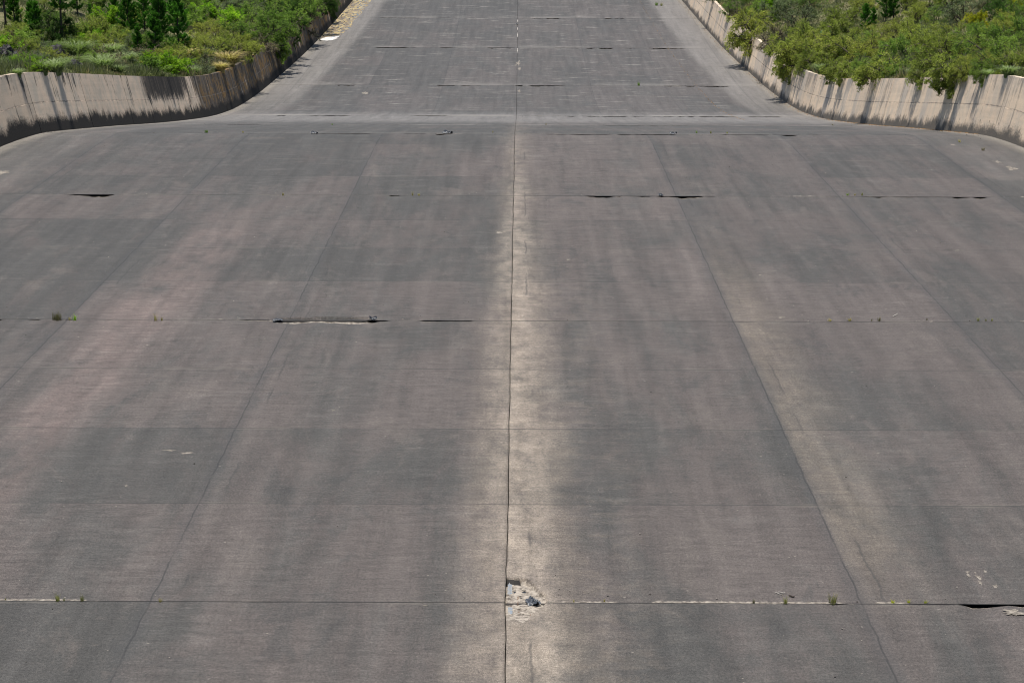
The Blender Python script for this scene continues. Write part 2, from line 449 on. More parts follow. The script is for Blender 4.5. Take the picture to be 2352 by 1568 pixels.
    pit = t.noise(xy, 2.6, 8, .82)
    col = t.mix(t.mul(t.ss(pit, .56, .66), .35), col, (.135, .118, .10))
    col = t.mix(t.mul(t.ss(pit, .42, .34), .45), col, (.034, .033, .031))
    dots = t.noise(xy, 5.5, 1, .4)
    col = t.mix(t.mul(t.ss(dots, .77, .81), .55), col, (.28, .25, .21))
    # spalled concrete
    sp = t.attr('spall')
    spn = t.add(sp, t.mul(t.sub(t.noise(xy, 5, 4, .7), .5), .7))
    spc = t.mix(t.ss(t.noise(xy, 4.5, 6, .75), .36, .60), (.085, .07, .055), (.33, .29, .24))
    col = t.mix(t.mul(t.ss(spn, .42, .66), t.math('GREATER_THAN', sp, .02)), col, spc)
    # cast joints: lanes every ten metres, lifts at the quarters of each bay
    wv = t.mul(t.sub(t.noise(t.xyz(t.mul(Y, .5), 0.0, 0.0), 1, 3, .6), .5), .22)
    lx = t.math('PINGPONG', t.add(t.add(X, wv), 40.0), 5.0)
    br = t.lin(t.noise(t.xyz(t.mul(X, .1), t.mul(Y, .2), 7.0), 1, 5, .7), .33, .52)
    l10 = t.math('PINGPONG', t.add(t.add(X, wv), 40.0), 10.0)
    l10 = t.sub(10.0, t.math('ABSOLUTE', t.sub(l10, 0.0)))
    lane = t.math('ABSOLUTE', t.sub(t.math('MODULO', t.add(t.add(X, wv), 45.0), 10.0), 5.0))
    w_l = t.lin(Y, 55, 200, .026, .030)
    lane_m = t.mul(t.ss(lane, t.mul(w_l, 1.6), t.mul(w_l, .4)), br)
    side_lane = t.math('GREATER_THAN', t.math('ABSOLUTE', X), 4.0)
    lane_m = t.mul(lane_m, side_lane)
    halo = t.mul(t.mul(t.ss(t.add(lane, t.mul(t.sub(grain, .5), .5)), .45, .05), side_lane), t.mul(t.add(.08, t.mul(br, .22)), t.lin(Y, 140, 230, 1.0, .25)))
    col = t.mix(halo, col, (.040, .041, .042))
    col = t.mix(t.mul(lane_m, t.lin(Y, 140, 230, .58, .45)), col, (.018, .018, .018))
    half = t.math('ABSOLUTE', t.sub(t.math('MODULO', t.add(t.add(X, t.mul(wv, 1.8)), 50.0 + 4.3), 10.0), 5.0))
    hm = t.mul(t.ss(half, .06, .015), t.ss(t.noise(t.xyz(t.mul(X, .1), t.mul(Y, .09), 17.0), 1, 2, .6), .53, .6))
    col = t.mix(t.mul(hm, .45), col, (.028, .028, .028))
    tj = t.attr('tj')
    beyond = t.mul(t.math('FRACT', t.mul(tj, .25)), 4.0)
    ledge = t.mul(t.ss(t.add(beyond, t.mul(t.sub(stX, .5), .5)), .42, .03), t.mul(t.ss(Y, 150, 200), t.ss(t.noise(t.xyz(t.mul(X, .09), t.mul(tj, .25), 31.0), 1, 4, .65), .44, .58)))
    col = t.mix(t.mul(ledge, t.lin(Y, 250, 285, .7, .32)), col, (.215, .20, .18))
    fr = t.math('ABSOLUTE', t.sub(t.math('FRACT', t.add(tj, .5)), .5))
    tw = t.mul(t.lin(Y, 55, 200, .0045, .008), 1.0)
    trn = t.lin(t.noise(t.xyz(t.mul(X, .22), t.mul(Y, .3), 11.0), 1, 3, .65), .34, .56)
    tl = t.mul(t.ss(fr, t.mul(tw, 1.5), t.mul(tw, .5)), t.add(.25, t.mul(trn, .75)))
    tlh = t.mul(t.ss(fr, .03, .012), t.mul(t.ss(t.noise(t.xyz(t.mul(X, .3), t.mul(Y, .5), 21.0), 1, 4, .7), .52, .62), .35))
    col = t.mix(tlh, col, (.135, .12, .10))
    col = t.mix(t.mul(tl, .6), col, (.022, .022, .022))
    jf = t.attr('jf')
    col = t.mix(t.math('GREATER_THAN', jf, .10), col, (.030, .028, .026))  # shade inside joint gaps and hole slot, painted as dark colour
    t.bump(t.add(grain, t.mul(grain2, .5)), .35, .012)
    return t.done(col, .82, .28)
M_FLOOR = floor_material()
Va, fa, spa, tja, eda, jfa = floor_half(-1)
Vb, fb, spb, tjb, edb, jfb = floor_half(1)
fl = mesh_obj('spillway_floor', np.concatenate([Va, Vb]), np.concatenate([fa, fb + len(Va)]), M_FLOOR)
fattr(fl, 'spall', np.concatenate([spa, spb])); fattr(fl, 'tj', np.concatenate([tja, tjb]))
fattr(fl, 'edge', np.concatenate([eda, edb])); fattr(fl, 'jf', np.concatenate([jfa, jfb]))
tag(fl, kind='structure')

# soil sheet under everything, out to the horizon
def plain_mat(name, c1, c2, sc=1.0, rough=.9, det=5):
    t = NT(name)
    P, X, Y, Z = t.pos()
    n = t.noise(P, sc, det, .65)
    col = t.mix(t.ss(n, .35, .65), c1, c2)
    t.bump(n, .4, .05)
    return t.done(col, rough, .2)
M_SOIL = plain_mat('dry_soil', (.085, .075, .045), (.15, .125, .08), .12)
gx = np.linspace(-3000, 3000, 13)
GX, GY = np.meshgrid(gx, gx)
gv = np.stack([GX, GY, np.full_like(GX, -2.5)], -1).reshape(-1, 3)
n = 13
gf = np.array([(i * n + j, i * n + j + 1, (i + 1) * n + j + 1, (i + 1) * n + j) for i in range(n - 1) for j in range(n - 1)])
tag(mesh_obj('ground', gv, gf, M_SOIL), kind='structure')

# ------------------------------------------------------------------ hillsides
def hill_mat():
    t = NT('hillside_soil')
    P, X, Y, Z = t.pos()
    n = t.noise(P, .22, 5, .65)
    n2 = t.noise(P, 1.7, 5, .7)
    col = t.mix(t.ss(n, .4, .6), (.075, .09, .035), (.15, .135, .075))
    col = t.mix(t.ss(n2, .5, .72), col, (.06, .065, .03))
    t.bump(n2, .6, .2)
    return t.done(col, .95, .1)
M_HILL = hill_mat()
for sd in (-1, 1):
    ds = np.concatenate([[0], np.arange(.6, 70, 1.6), np.arange(75, 420, 20)])
    ys = np.concatenate([np.arange(-40, 140, 8), np.arange(140, 480, 2.0), np.arange(480, 900, 15)])
    DS, YS = np.meshgrid(ds, ys)
    XS = sd * (hw(YS) + BAT * WH + WT - .05 + DS)
    ZS = bank(sd, XS, YS)
    V = np.stack([XS, YS, ZS], -1).reshape(-1, 3)
    c = len(ds); i, j = np.meshgrid(np.arange(len(ys) - 1), np.arange(c - 1), indexing='ij')
    a = (i * c + j).ravel()
    f = np.stack([a, a + 1, a + c + 1, a + c], 1)
    if sd < 0: f = f[:, ::-1]
    tag(mesh_obj('hillside', V, f, M_HILL, smooth=True), kind='structure')

# ------------------------------------------------------------------ retaining walls, cast in panels
def wall_mat(left):
    t = NT('stained_wall_concrete_' + ('shaded_side' if False else ('west' if left else 'east')))
    uvn = t.n.new('ShaderNodeUVMap'); uvn.uv_map = 'UVMap'
    m = t.n.new('ShaderNodeSeparateXYZ'); t.l.new(uvn.outputs[0], m.inputs[0])
    Y, h = t.mul(m.outputs[0], 1000.0), t.mul(m.outputs[1], 10.0)
    yh = t.xyz(Y, h, 0.0)
    pr = t.orand()
    blot = t.noise(yh, .55, 5, .62, .3)
    fine = t.noise(yh, 7, 4, .7)
    boards = t.noise(t.xyz(t.mul(Y, .08), t.mul(h, 3.2), 2.0), 1, 3, .6)
    streak = t.noise(t.xyz(t.mul(Y, 1.5), t.mul(h, .09), 0.0), 1, 5, .68, .15)
    streak2 = t.noise(t.xyz(t.mul(Y, .33), t.mul(h, .05), 4.0), 1, 3, .6)
    thin = t.noise(t.xyz(t.mul(Y, 5.5), t.mul(h, .16), 8.0), 1, 4, .7)
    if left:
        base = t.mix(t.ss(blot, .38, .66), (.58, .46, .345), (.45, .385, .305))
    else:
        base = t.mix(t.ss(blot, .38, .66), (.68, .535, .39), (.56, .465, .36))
    base = t.mix(1.0, base, t.grey(t.add(.90, t.mul(pr, .18))), 'MULTIPLY')
    base = t.mix(1.0, base, t.grey(t.add(1.0, t.mul(t.sub(fine, .5), .35))), 'MULTIPLY')
    base = t.mix(1.0, base, t.grey(t.add(1.0, t.mul(t.sub(boards, .5), .28))), 'MULTIPLY')
    # run-off streaks from the top edge
    col1 = t.noise(t.xyz(t.mul(Y, .24), t.mul(h, .05), 4.0), 1, 7, .74, .15)
    col2 = t.noise(t.xyz(t.mul(Y, 1.9), t.mul(h, .07), 9.0), 1, 4, .7, .1)
    ragged = t.mul(t.sub(blot, .5), .20)
    if left:
        bias = t.add(t.ss(Y, 214, 226, 0.0, .045), t.ss(Y, 234, 246, 0.0, .21))
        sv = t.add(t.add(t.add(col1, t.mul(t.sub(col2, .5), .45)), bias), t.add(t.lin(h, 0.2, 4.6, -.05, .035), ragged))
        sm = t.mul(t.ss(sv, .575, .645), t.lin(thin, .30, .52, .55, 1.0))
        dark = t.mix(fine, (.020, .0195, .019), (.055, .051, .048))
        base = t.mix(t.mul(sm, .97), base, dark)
        up = t.mul(t.ss(t.add(h, t.add(t.mul(t.sub(col2, .5), 2.6), t.mul(t.sub(blot, .5), 2.4))), 1.9, 2.9), t.mul(t.ss(t.add(Y, t.mul(t.sub(col1, .5), 10.0)), 208, 214), t.ss(Y, 234, 231)))  # separate dark ragged patch on the upper wall, one stretch only
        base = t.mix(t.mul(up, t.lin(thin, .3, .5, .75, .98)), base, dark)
    else:
        sv = t.add(t.add(col1, t.mul(t.sub(col2, .5), .5)), t.add(t.lin(h, 0.2, 4.6, -.06, .03), ragged))
        sm = t.mul(t.ss(sv, .53, .63), t.lin(thin, .3, .55, .4, 1.0))
        base = t.mix(t.mul(sm, .7), base, t.mix(fine, (.12, .108, .096), (.22, .20, .175)))
        greyp = t.ss(t.noise(t.xyz(t.mul(Y, .16), 0.0, 6.0), 1, 2, .5), .52, .56)
        base = t.mix(t.mul(greyp, .45), base, (.36, .34, .31))
    # pale wash lines
    base = t.mix(t.mul(t.ss(thin, .62, .74), .28), base, (.56, .50, .43))
    if left:   # ochre lichen on the far bend
        oc = t.mul(t.ss(blot, .47, .60), t.ss(Y, 232, 250))
        base = t.mix(t.mul(oc, .6), base, (.26, .155, .055))
        gap_ = t.mul(t.ss(t.noise(t.xyz(t.mul(Y, 1.1), t.mul(h, .05), 15.0), 1, 3, .7), .57, .64), t.ss(Y, 232, 240))
        base = t.mix(t.mul(gap_, .35), base, (.36, .31, .245))
    # black tide line at the foot
    tide = t.add(t.add(.40 if not left else .80, t.mul(t.sub(t.noise(t.xyz(t.mul(Y, .30), t.mul(h, .2), 1.0), 1, 6, .68), .4), 2.6)), t.mul(t.sub(blot, .5), .9))
    tm = t.ss(t.add(t.sub(h, tide), t.mul(t.sub(fine, .5), .9)), .42, -.32)
    base = t.mix(t.mul(tm, .985 if left else .93), base, t.mix(fine, (.014, .014, .014), (.042, .040, .038)) if left else t.mix(fine, (.055, .052, .048), (.115, .106, .095)))
    # lift joint and tie holes
    hj = t.math('ABSOLUTE', t.sub(t.add(h, t.mul(t.sub(streak, .5), .12)), 2.28))
    base = t.mix(t.mul(t.ss(hj, .06, .02), t.lin(blot, .35, .55, .2, .8)), base, (.09, .082, .075))
    ty = t.math('ABSOLUTE', t.sub(t.math('MODULO', Y, 2.5), 1.25))
    th = t.math('ABSOLUTE', t.sub(h, 1.05))
    base = t.mix(t.mul(t.ss(t.math('MAXIMUM', t.mul(ty, 1.6), th), .12, .07), .8), base, (.07, .065, .06))
    t.bump(t.add(fine, blot), .4, .03)
    return t.done(base, .95, .06)
def build_wall(sd, label):
    root = empty('retaining_wall', (sd * float(hw(160)), 160, float(fz(160))))
    tag(root, label, 'wall', 'retaining walls of the spillway')
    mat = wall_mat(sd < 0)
    # panel edges
    edges = [-30]
    r = random.Random(5 if sd < 0 else 9)
    while edges[-1] < 520: edges.append(edges[-1] + 9.6 + r.uniform(-.4, .4))
    hs = [0 - .5, 0, .4, .9, 1.6, 2.25, 2.29, 3.0, 3.7, 4.3, WH]
    for k in range(len(edges) - 1):
        a, b = edges[k] + (.024 if k % 2 == 0 else .006), edges[k + 1] - (.024 if k % 2 else .006)
        inset = r.uniform(-.018, .018); topd = r.uniform(-.012, .012)
        ys = np.linspace(a, b, 9)
        V = []; uv = []
        for y in ys:
            for h in hs:
                hh = h + (topd if h == WH else 0) + (0.015 * n1(y, sd * 3 + 8, .8) if h == WH else 0)
                off = inset + (.02 if h > 2.27 else 0)
                V.append((sd * (float(hw(y)) + BAT * h + off), y, float(fz(y)) + hh)); uv.append((y, max(h, 0)))
            hh = WH + topd + .015 * n1(y, sd + 4, 1.1)
            V.append((sd * (float(hw(y)) + BAT * WH + WT), y, float(fz(y)) + hh)); uv.append((y, WH))
            V.append((sd * (float(hw(y)) + BAT * WH + WT), y, float(fz(y)) - .5)); uv.append((y, WH))
        n = len(hs) + 2
        fc = []
        for i in range(len(ys) - 1):
            for q in range(n):
                f = (i * n + q, i * n + (q + 1) % n, (i + 1) * n + (q + 1) % n, (i + 1) * n + q)
                fc.append(f if sd < 0 else f[::-1])
        fc.append(tuple(range(n))[::-1] if sd < 0 else tuple(range(n)))
        fc.append(tuple((len(ys) - 1) * n + q for q in range(n)) if sd < 0 else tuple((len(ys) - 1) * n + q for q in range(n))[::-1])
        o = mesh_obj('wall_panel', V, fc, mat)
        ul = o.data.uv_layers.new(name='UVMap')
        for lp in o.data.loops:
            ul.data[lp.index].uv = (uv[lp.vertex_index][0] / 1000.0, uv[lp.vertex_index][1] / 10.0)
        o.parent = root
        o.matrix_parent_inverse = root.matrix_world.inverted() if False else Matrix.Translation(-root.location)
    return root
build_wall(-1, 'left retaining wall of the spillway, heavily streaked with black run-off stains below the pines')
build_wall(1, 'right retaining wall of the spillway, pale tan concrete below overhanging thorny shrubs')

# ------------------------------------------------------------------ foliage materials
def leaf_mat(name, c1, c2, trans=.35, c3=None):
    t = NT(name)
    tint = t.attr('tint')
    r = t.orand()
    col = t.mix(tint, c1, c2)
    if c3: col = t.mix(t.mul(t.ss(r, .35, 1.0), .6), col, c3)
    col = t.mix(1.0, col, t.grey(t.add(.78, t.mul(r, .42))), 'MULTIPLY')
    t.n.remove(t.b)
    d = t.n.new('ShaderNodeBsdfDiffuse'); tr = t.n.new('ShaderNodeBsdfTranslucent'); mx = t.n.new('ShaderNodeMixShader')
    t.put(d.inputs[0], col)
    t.put(tr.inputs[0], t.mix(1.0, col, (1.05, 1.25, .55), 'MULTIPLY'))
    mx.inputs[0].default_value = trans + .06
    t.l.new(d.outputs[0], mx.inputs[1]); t.l.new(tr.outputs[0], mx.inputs[2])
    t.l.new(mx.outputs[0], t.out.inputs[0])
    return t.m
LM = {
    'olive': leaf_mat('olive_leaves', (.14, .185, .040), (.37, .415, .105), .36, (.29, .28, .07)),
    'green': leaf_mat('green_leaves', (.09, .165, .038), (.25, .36, .085), .36, (.21, .27, .06)),
    'dark': leaf_mat('dark_leaves', (0.030, 0.068, 0.019), (0.081, 0.149, 0.035), .25),
    'lime': leaf_mat('lime_leaves', (0.140, 0.280, 0.025), (0.350, 0.518, 0.049), .4),
    'brown': leaf_mat('brown_twigs', (.145, .125, .075), (.29, .25, .16), .2),
    'grey': leaf_mat('grey_green_leaves', (0.125, 0.163, 0.088), (0.237, 0.281, 0.156), .25),
    'blue': leaf_mat('blue_green_leaves', (0.105, 0.210, 0.133), (0.210, 0.364, 0.238), .25),
    'yellow': leaf_mat('yellow_leaves', (0.275, 0.286, 0.022), (0.528, 0.495, 0.044), .4),
    'needle': leaf_mat('pine_needles', (.022, .075, .014), (.125, .30, .045), .3),
    'tussock': leaf_mat('tussock_blades', (0.143, 0.193, 0.077), (0.297, 0.363, 0.176), .3),
    'straw': leaf_mat('straw_blades', (0.280, 0.220, 0.090), (0.480, 0.400, 0.190), .3),
    'weed': leaf_mat('weed_blades', (.15, .15, .06), (.33, .30, .14), .3),
}
M_BARK = plain_mat('dark_bark', (.028, .022, .018), (.075, .06, .048), 6)
M_TWIG = plain_mat('grey_twig', (.04, .033, .027), (.10, .083, .066), 6)

def quads(C, U, W):
    """rhombic leaves: centres C, half axes U (long) and W (short)"""
    n = len(C)
    V = np.stack([C - U, C + W, C + U, C - W], 1).reshape(-1, 3)
    return V, np.arange(n * 4).reshape(n, 4)
def unit(v): return v / (np.linalg.norm(v, axis=-1, keepdims=True) + 1e-9)

def shrub_data(seed, H=4.0, R=2.4, stems=7, leaf=.06, spray=26, droop=0.25, dens=1.0, up_el=(25, 75), lean=None, feather=1.0):
    rg = np.random.default_rng(seed); wood = MB(); C = []; U = []; Wd = []; T = []
    sprays = []
    def limb(p, d, L, r, lvl, tone):
        pts = [p]; n = 5
        for i in range(n):
            d = unit(d + rg.normal(0, .16, 3) + np.array([0, 0, -droop * .32 * (i / n) * (1 + lvl * .5)]))
            pts.append(pts[-1] + d * L / n)
        if lvl < 3:
            wood.add(*tube([tuple(q) for q in pts], [r * (1 - .75 * i / n) for i in range(n + 1)], 5 if lvl == 0 else 3))
        if lvl == 0: kids = int(rg.integers(6, 9))
        elif lvl == 1: kids = int(rg.integers(4, 7))
        else: kids = 0
        for k in range(kids):
            u = rg.uniform(.35, 1.0); idx = min(int(u * n), n - 1); q = pts[idx] + (pts[idx + 1] - pts[idx]) * (u * n - idx)
            a = unit(rg.normal(0, 1, 3)); nd = unit(d * .65 + a * .75 + np.array([0, 0, .18]))
            limb(q, nd, L * rg.uniform(.36, .6), r * .5, lvl + 1, tone + rg.normal(0, .22))
        if lvl >= 1: sprays.append((np.array(pts), tone + rg.normal(0, .1), lvl))
    for s in range(stems):
        az = 2 * math.pi * (s + rg.uniform(-.35, .35)) / stems; el = math.radians(rg.uniform(*up_el))
        d = np.array([math.cos(az) * math.cos(el), math.sin(az) * math.cos(el), math.sin(el)])
        if lean is not None: d = unit(d + np.array(lean) * rg.uniform(.3, 1))
        hx = math.hypot(d[0], d[1])
        L = min(H / max(d[2], .25), R / max(hx, .2)) * rg.uniform(.6, .85)
        limb(np.array([rg.normal(0, .12), rg.normal(0, .12), -.1]), d, L, .095, 0, rg.uniform(.2, .8))
    for pts, tone, lvl in sprays:
        m = max(4, int(spray * dens * (1.0 if lvl == 2 else .7)))
        u = rg.uniform(.15, 1.0, m) * (len(pts) - 1); i = np.minimum(u.astype(int), len(pts) - 2)
        q = pts[i] + (pts[i + 1] - pts[i]) * (u - i)[:, None]
        dirv = unit(pts[i + 1] - pts[i])
        off = rg.normal(0, 1, (m, 3)); off -= (off * dirv).sum(1)[:, None] * dirv
        q = q + off * .085 * feather
        ax = unit(dirv * .8 + unit(off) * .9 + rg.normal(0, .25, (m, 3)))
        pr = unit(np.cross(ax, rg.normal(0, 1, (m, 3)) + np.array([0, 0, 1.5])))
        sz = leaf * rg.uniform(.6, 1.5, (m, 1))
        C.append(q); U.append(ax * sz * 1.35); Wd.append(pr * sz * .55); T.append(np.clip(tone + rg.normal(0, .18, m), 0, 1))
    V, Fq = quads(np.concatenate(C), np.concatenate(U), np.concatenate(Wd))
    return wood, V, Fq, np.concatenate(T)
def pine_data(seed, H=6.0, R=1.5, bare=.12, whorl=.36, tuft=15, nl=.24):
    rg = np.random.default_rng(seed); wood = MB(); C = []; U = []; Wd = []; T = []
    lean = rg.normal(0, .02, 2)
    ax = lambda z: np.array([lean[0] * z, lean[1] * z, z])
    wood.add(*tube([tuple(ax(z)) for z in np.linspace(-.2, H, 8)], list(np.linspace(.10 * H / 6 + .02, .018, 8)), 7))
    z = H * bare
    def tuftat(p, d, tone, L, m):
        v = unit(d + rg.normal(0, .55, (m, 3)))
        s = L * rg.uniform(.6, 1.15, (m, 1))
        C.append(p + v * s * .5); U.append(v * s * .5)
        Wd.append(unit(np.cross(v, rg.normal(0, 1, (m, 3)))) * .032); T.append(np.clip(tone + rg.normal(0, .2, m), 0, 1))
    while z < H - .25:
        f = (z - H * bare) / (H * (1 - bare))
        r = R * (min(1, .55 + 1.6 * f) if f < .3 else 1) * (1 - f) ** .75 + .18
        nb = int(rg.integers(4, 6)); a0 = rg.uniform(0, 6.28)
        for b in range(nb):
            az = a0 + 6.283 * b / nb + rg.normal(0, .2); L = r * rg.uniform(.65, 1.12)
            if rg.random() < .12: continue
            el = math.radians(rg.uniform(2, 26) + 28 * f)
            p = ax(z); d = np.array([math.cos(az) * math.cos(el), math.sin(az) * math.cos(el), math.sin(el)])
            pts = [p]; n = 5
            for i in range(n):
                d = unit(d + np.array([0, 0, .13]) + rg.normal(0, .05, 3)); pts.append(pts[-1] + d * L / n)
            wood.add(*tube([tuple(q) for q in pts], [.03 * (1 - f * .6) * (1 - .7 * i / n) for i in range(n + 1)], 3))
            tone = rg.uniform(.15, .6)
            for i in range(1, n + 1):
                if i < 2 and L > .7: continue
                tuftat(pts[i], d + np.array([0, 0, .5]), tone + .3 * (i == n), nl, tuft)
                if L > .45 and i >= 2:
                    for s in (-1, 1):
                        sdv = unit(np.cross(d, [0, 0, 1]) * s + d * .7 + np.array([0, 0, .35]))
                        q = pts[i] + sdv * L * .2 * rg.uniform(.6, 1.3)
                        tuftat(q, sdv + np.array([0, 0, .4]), tone, nl, tuft)
        z += whorl * rg.uniform(.75, 1.2) * (1 - .35 * f)
    for k in range(5): tuftat(ax(H - .1 * k), np.array([0, 0, 1.2]), .6, nl, tuft)
    V, Fq = quads(np.concatenate(C), np.concatenate(U), np.concatenate(Wd))
    return wood, V, Fq, np.concatenate(T)
def blades(rg, n, H, spread, w=.02, bend=.6, base=.12, seg=3):
    """arching grass blades from the origin: verts, quads, tint per face"""
    V = []; Fc = []; T = []
    for i in range(n):
        az = rg.uniform(0, 6.283); r0 = base * math.sqrt(rg.random())
        p = np.array([math.cos(az) * r0, math.sin(az) * r0, -.02])
        az2 = az + rg.normal(0, .6); h = H * rg.uniform(.45, 1.05); out = spread * h * rg.uniform(.2, 1)
        o = np.array([math.cos(az2), math.sin(az2), 0]); sd = np.array([-o[1], o[0], 0]); t = rg.random()
        b0 = len(V)
        for s in range(seg + 1):
            u = s / seg
            q = p + o * out * u ** 1.7 + np.array([0, 0, h * (u - bend * .45 * u ** 3)])
            ww = w * (1 - .85 * u)
            V += [q - sd * ww, q + sd * ww]
        for s in range(seg):
            Fc.append((b0 + 2 * s, b0 + 2 * s + 1, b0 + 2 * s + 3, b0 + 2 * s + 2)); T.append(t)
    return np.array(V), np.array(Fc), np.array(T)

STORE = bpy.data.meshes
def as_mesh(name, V, Fq, tint, mat):
    o = mesh_obj(name, V, Fq, mat)
    fattr(o, 'tint', tint, 'FACE')
    me = o.data; bpy.data.objects.remove(o)
    return me
def wood_mesh(wood, mat):
    o = wood.build('limbs', mat); me = o.data; bpy.data.objects.remove(o); return me
KINDS = {}
def kind(name, n, fn, bark, dflt):
    KINDS[name] = []
    for i in range(n):
        wood, V, Fq, T = fn(i)
        zmax = float(np.percentile(V[:, 2], 99.3))
        KINDS[name].append((wood_mesh(wood, bark), as_mesh('crown', V, Fq, T, LM[dflt]), zmax))
kind('thorn', 6, lambda i: shrub_data(100 + i, 4.0, 3.2, 8, .047, 40, .28, feather=1.15), M_TWIG, 'olive')
kind('mound', 4, lambda i: shrub_data(200 + i, 3.2, 3.3, 10, .046, 42, .5, up_el=(12, 70), feather=1.1), M_TWIG, 'olive')
kind('hanging', 4, lambda i: shrub_data(300 + i, 3.0, 2.5, 11, .046, 42, 1.25, up_el=(5, 75), lean=(-.62, 0, -.08)), M_TWIG, 'olive')
kind('dense', 4, lambda i: shrub_data(400 + i, 5.0, 2.8, 9, .060, 42, .2, up_el=(30, 85)), M_BARK, 'dark')
kind('open', 4, lambda i: shrub_data(500 + i, 4.0, 2.8, 6, .048, 24, .25, up_el=(35, 75)), M_BARK, 'green')
kind('sparse', 3, lambda i: shrub_data(600 + i, 2.6, 2.0, 8, .045, 9, .3, up_el=(20, 75)), M_TWIG, 'brown')
kind('leafy', 3, lambda i: shrub_data(700 + i, 3.4, 2.4, 9, .085, 20, .15, up_el=(30, 85)), M_TWIG, 'lime')
kind('pine', 5, lambda i: pine_data(800 + i, 6.0, 1.55 + .10 * i, .10, .56, 18, .34), M_BARK, 'needle')
kind('narrow_pine', 3, lambda i: pine_data(850 + i, 4.0, .95, .08, .50, 13, .30), M_BARK, 'needle')
kind('tall_pine', 2, lambda i: pine_data(870 + i, 9.5, 2.2, .42, .6, 20, .34), M_BARK, 'needle')
def strip_wall_side(me_pair): return me_pair
def plant(kindname, variant, px, py, hpx, label, cat, name, colour=None, group=None, rz=None, sx=1.0, at=None, part='foliage', sink=0.0):
    wm, lm, zm = KINDS[kindname][variant % len(KINDS[kindname])]
    p = at if at is not None else on_bank(px, py)
    sc = hpx * depth(p) / F / 0.965 / zm
    if kindname == 'hanging' and px > 1860: sc *= .94
    r = random.Random(int(px * 13 + py * 7))
    root = empty(name, (p.x, p.y, p.z - .05 - sink), r.uniform(0, 6.28) if rz is None else rz, (sc * sx, sc * sx, sc))
    tag(root, label, cat, group)
    a = bpy.data.objects.new('trunk' if 'pine' in name or 'tree' in name else 'stem', wm); COL.objects.link(a); a.parent = root
    b = bpy.data.objects.new('crown' if 'pine' in name or 'tree' in name else part, lm); COL.objects.link(b); b.parent = root
    if colour:
        b.material_slots[0].link = 'OBJECT'; b.material_slots[0].material = LM[colour]
    return root

# ------------------------------------------------------------------ undergrowth on the banks (nobody could count it)
def scatter_points(sd, n, dmax, y0, y1, seed, p=1.0):
    rg = np.random.default_rng(seed)
    d = dmax * rg.random(n) ** p; y = rg.uniform(y0, y1, n)
    x = sd * (hw(y) + BAT * WH + WT + .25 + d)
    return x, y, bank(sd, x, y), d, rg
def cover_mat():
    t = NT('mixed_ground_cover')
    P, X, Y, Z = t.wpos()
    n = t.noise(P, .16, 4, .6); n2 = t.noise(P, .7, 3, .6)
    tint = t.attr('tint')
    a = t.mix(tint, (.075, .10, .036), (.20, .225, .082))
    b = t.mix(tint, (.20, .165, .075), (.36, .31, .16))
    c = t.mix(tint, (.09, .10, .058), (.21, .22, .13))
    col = t.mix(t.ss(t.add(n, t.mul(t.math('GREATER_THAN', X, 0.0), .03)), .54, .64), a, b)
    col = t.mix(t.ss(n2, .5, .62), col, c)
    t.n.remove(t.b)
    d = t.n.new('ShaderNodeBsdfDiffuse'); tr = t.n.new('ShaderNodeBsdfTranslucent'); mx = t.n.new('ShaderNodeMixShader')
    t.put(d.inputs[0], col); t.put(tr.inputs[0], col); mx.inputs[0].default_value = .3
    t.l.new(d.outputs[0], mx.inputs[1]); t.l.new(tr.outputs[0], mx.inputs[2]); t.l.new(mx.outputs[0], t.out.inputs[0])
    return t.m
M_COVER = cover_mat()
def grass_cover(sd, seed):
    C = []; U = []; W = []; T = []
    x, y, z, d, rg = scatter_points(sd, 34000, 60, 70, 470, seed, 1.6)
    for k in range(7):
        n = len(x); h = rg.uniform(.3, 1.0, n) * (0.6 + 0.8 * (np.sin(x * .3) * np.cos(y * .23) > 0))
        v = rg.normal(0, .35, (n, 3)); v[:, 2] = 1; v = unit(v)
        b = np.stack([x + rg.normal(0, .22, n), y + rg.normal(0, .22, n), z - .05], -1)
        C.append(b + v * (h / 2)[:, None]); U.append(v * (h / 2)[:, None])
        W.append(unit(np.cross(v, rg.normal(0, 1, (n, 3)))) * rg.uniform(.02, .05, (n, 1))); T.append(rg.random(n))
    # low leafy clumps
    x, y, z, d, rg = scatter_points(sd, 3400, 75, 150, 480, seed + 1, 1.5)
    m = 80
    r = rg.uniform(.35, 1.25, len(x)) * np.clip(.35 + d, .45, 1)
    o = unit(rg.normal(0, 1, (len(x), m, 3))) * (rg.random((len(x), m, 1)) ** .4) * r[:, None, None]
    o[:, :, 2] = np.abs(o[:, :, 2]) * .9
    c = np.stack([x, y, z], -1)[:, None, :] + o
    c = c.reshape(-1, 3); n = len(c)
    ax = unit(rg.normal(0, 1, (n, 3))); pr = unit(np.cross(ax, rg.normal(0, 1, (n, 3))))
    sz = rg.uniform(.05, .12, (n, 1))
    C.append(c); U.append(ax * sz); W.append(pr * sz * .6); T.append(np.repeat(rg.random(len(x)), m) * .7 + .3 * rg.random(n))
    V, Fq = quads(np.concatenate(C), np.concatenate(U), np.concatenate(W))
    o = mesh_obj('undergrowth', V, Fq, M_COVER); fattr(o, 'tint', np.concatenate(T), 'FACE')
    return o
tag(grass_cover(-1, 21), 'mixed grass and low weeds covering the left bank behind the wall', 'undergrowth', kind='stuff')
tag(grass_cover(1, 31), 'mixed grass and low weeds covering the right bank behind the wall', 'undergrowth', kind='stuff')
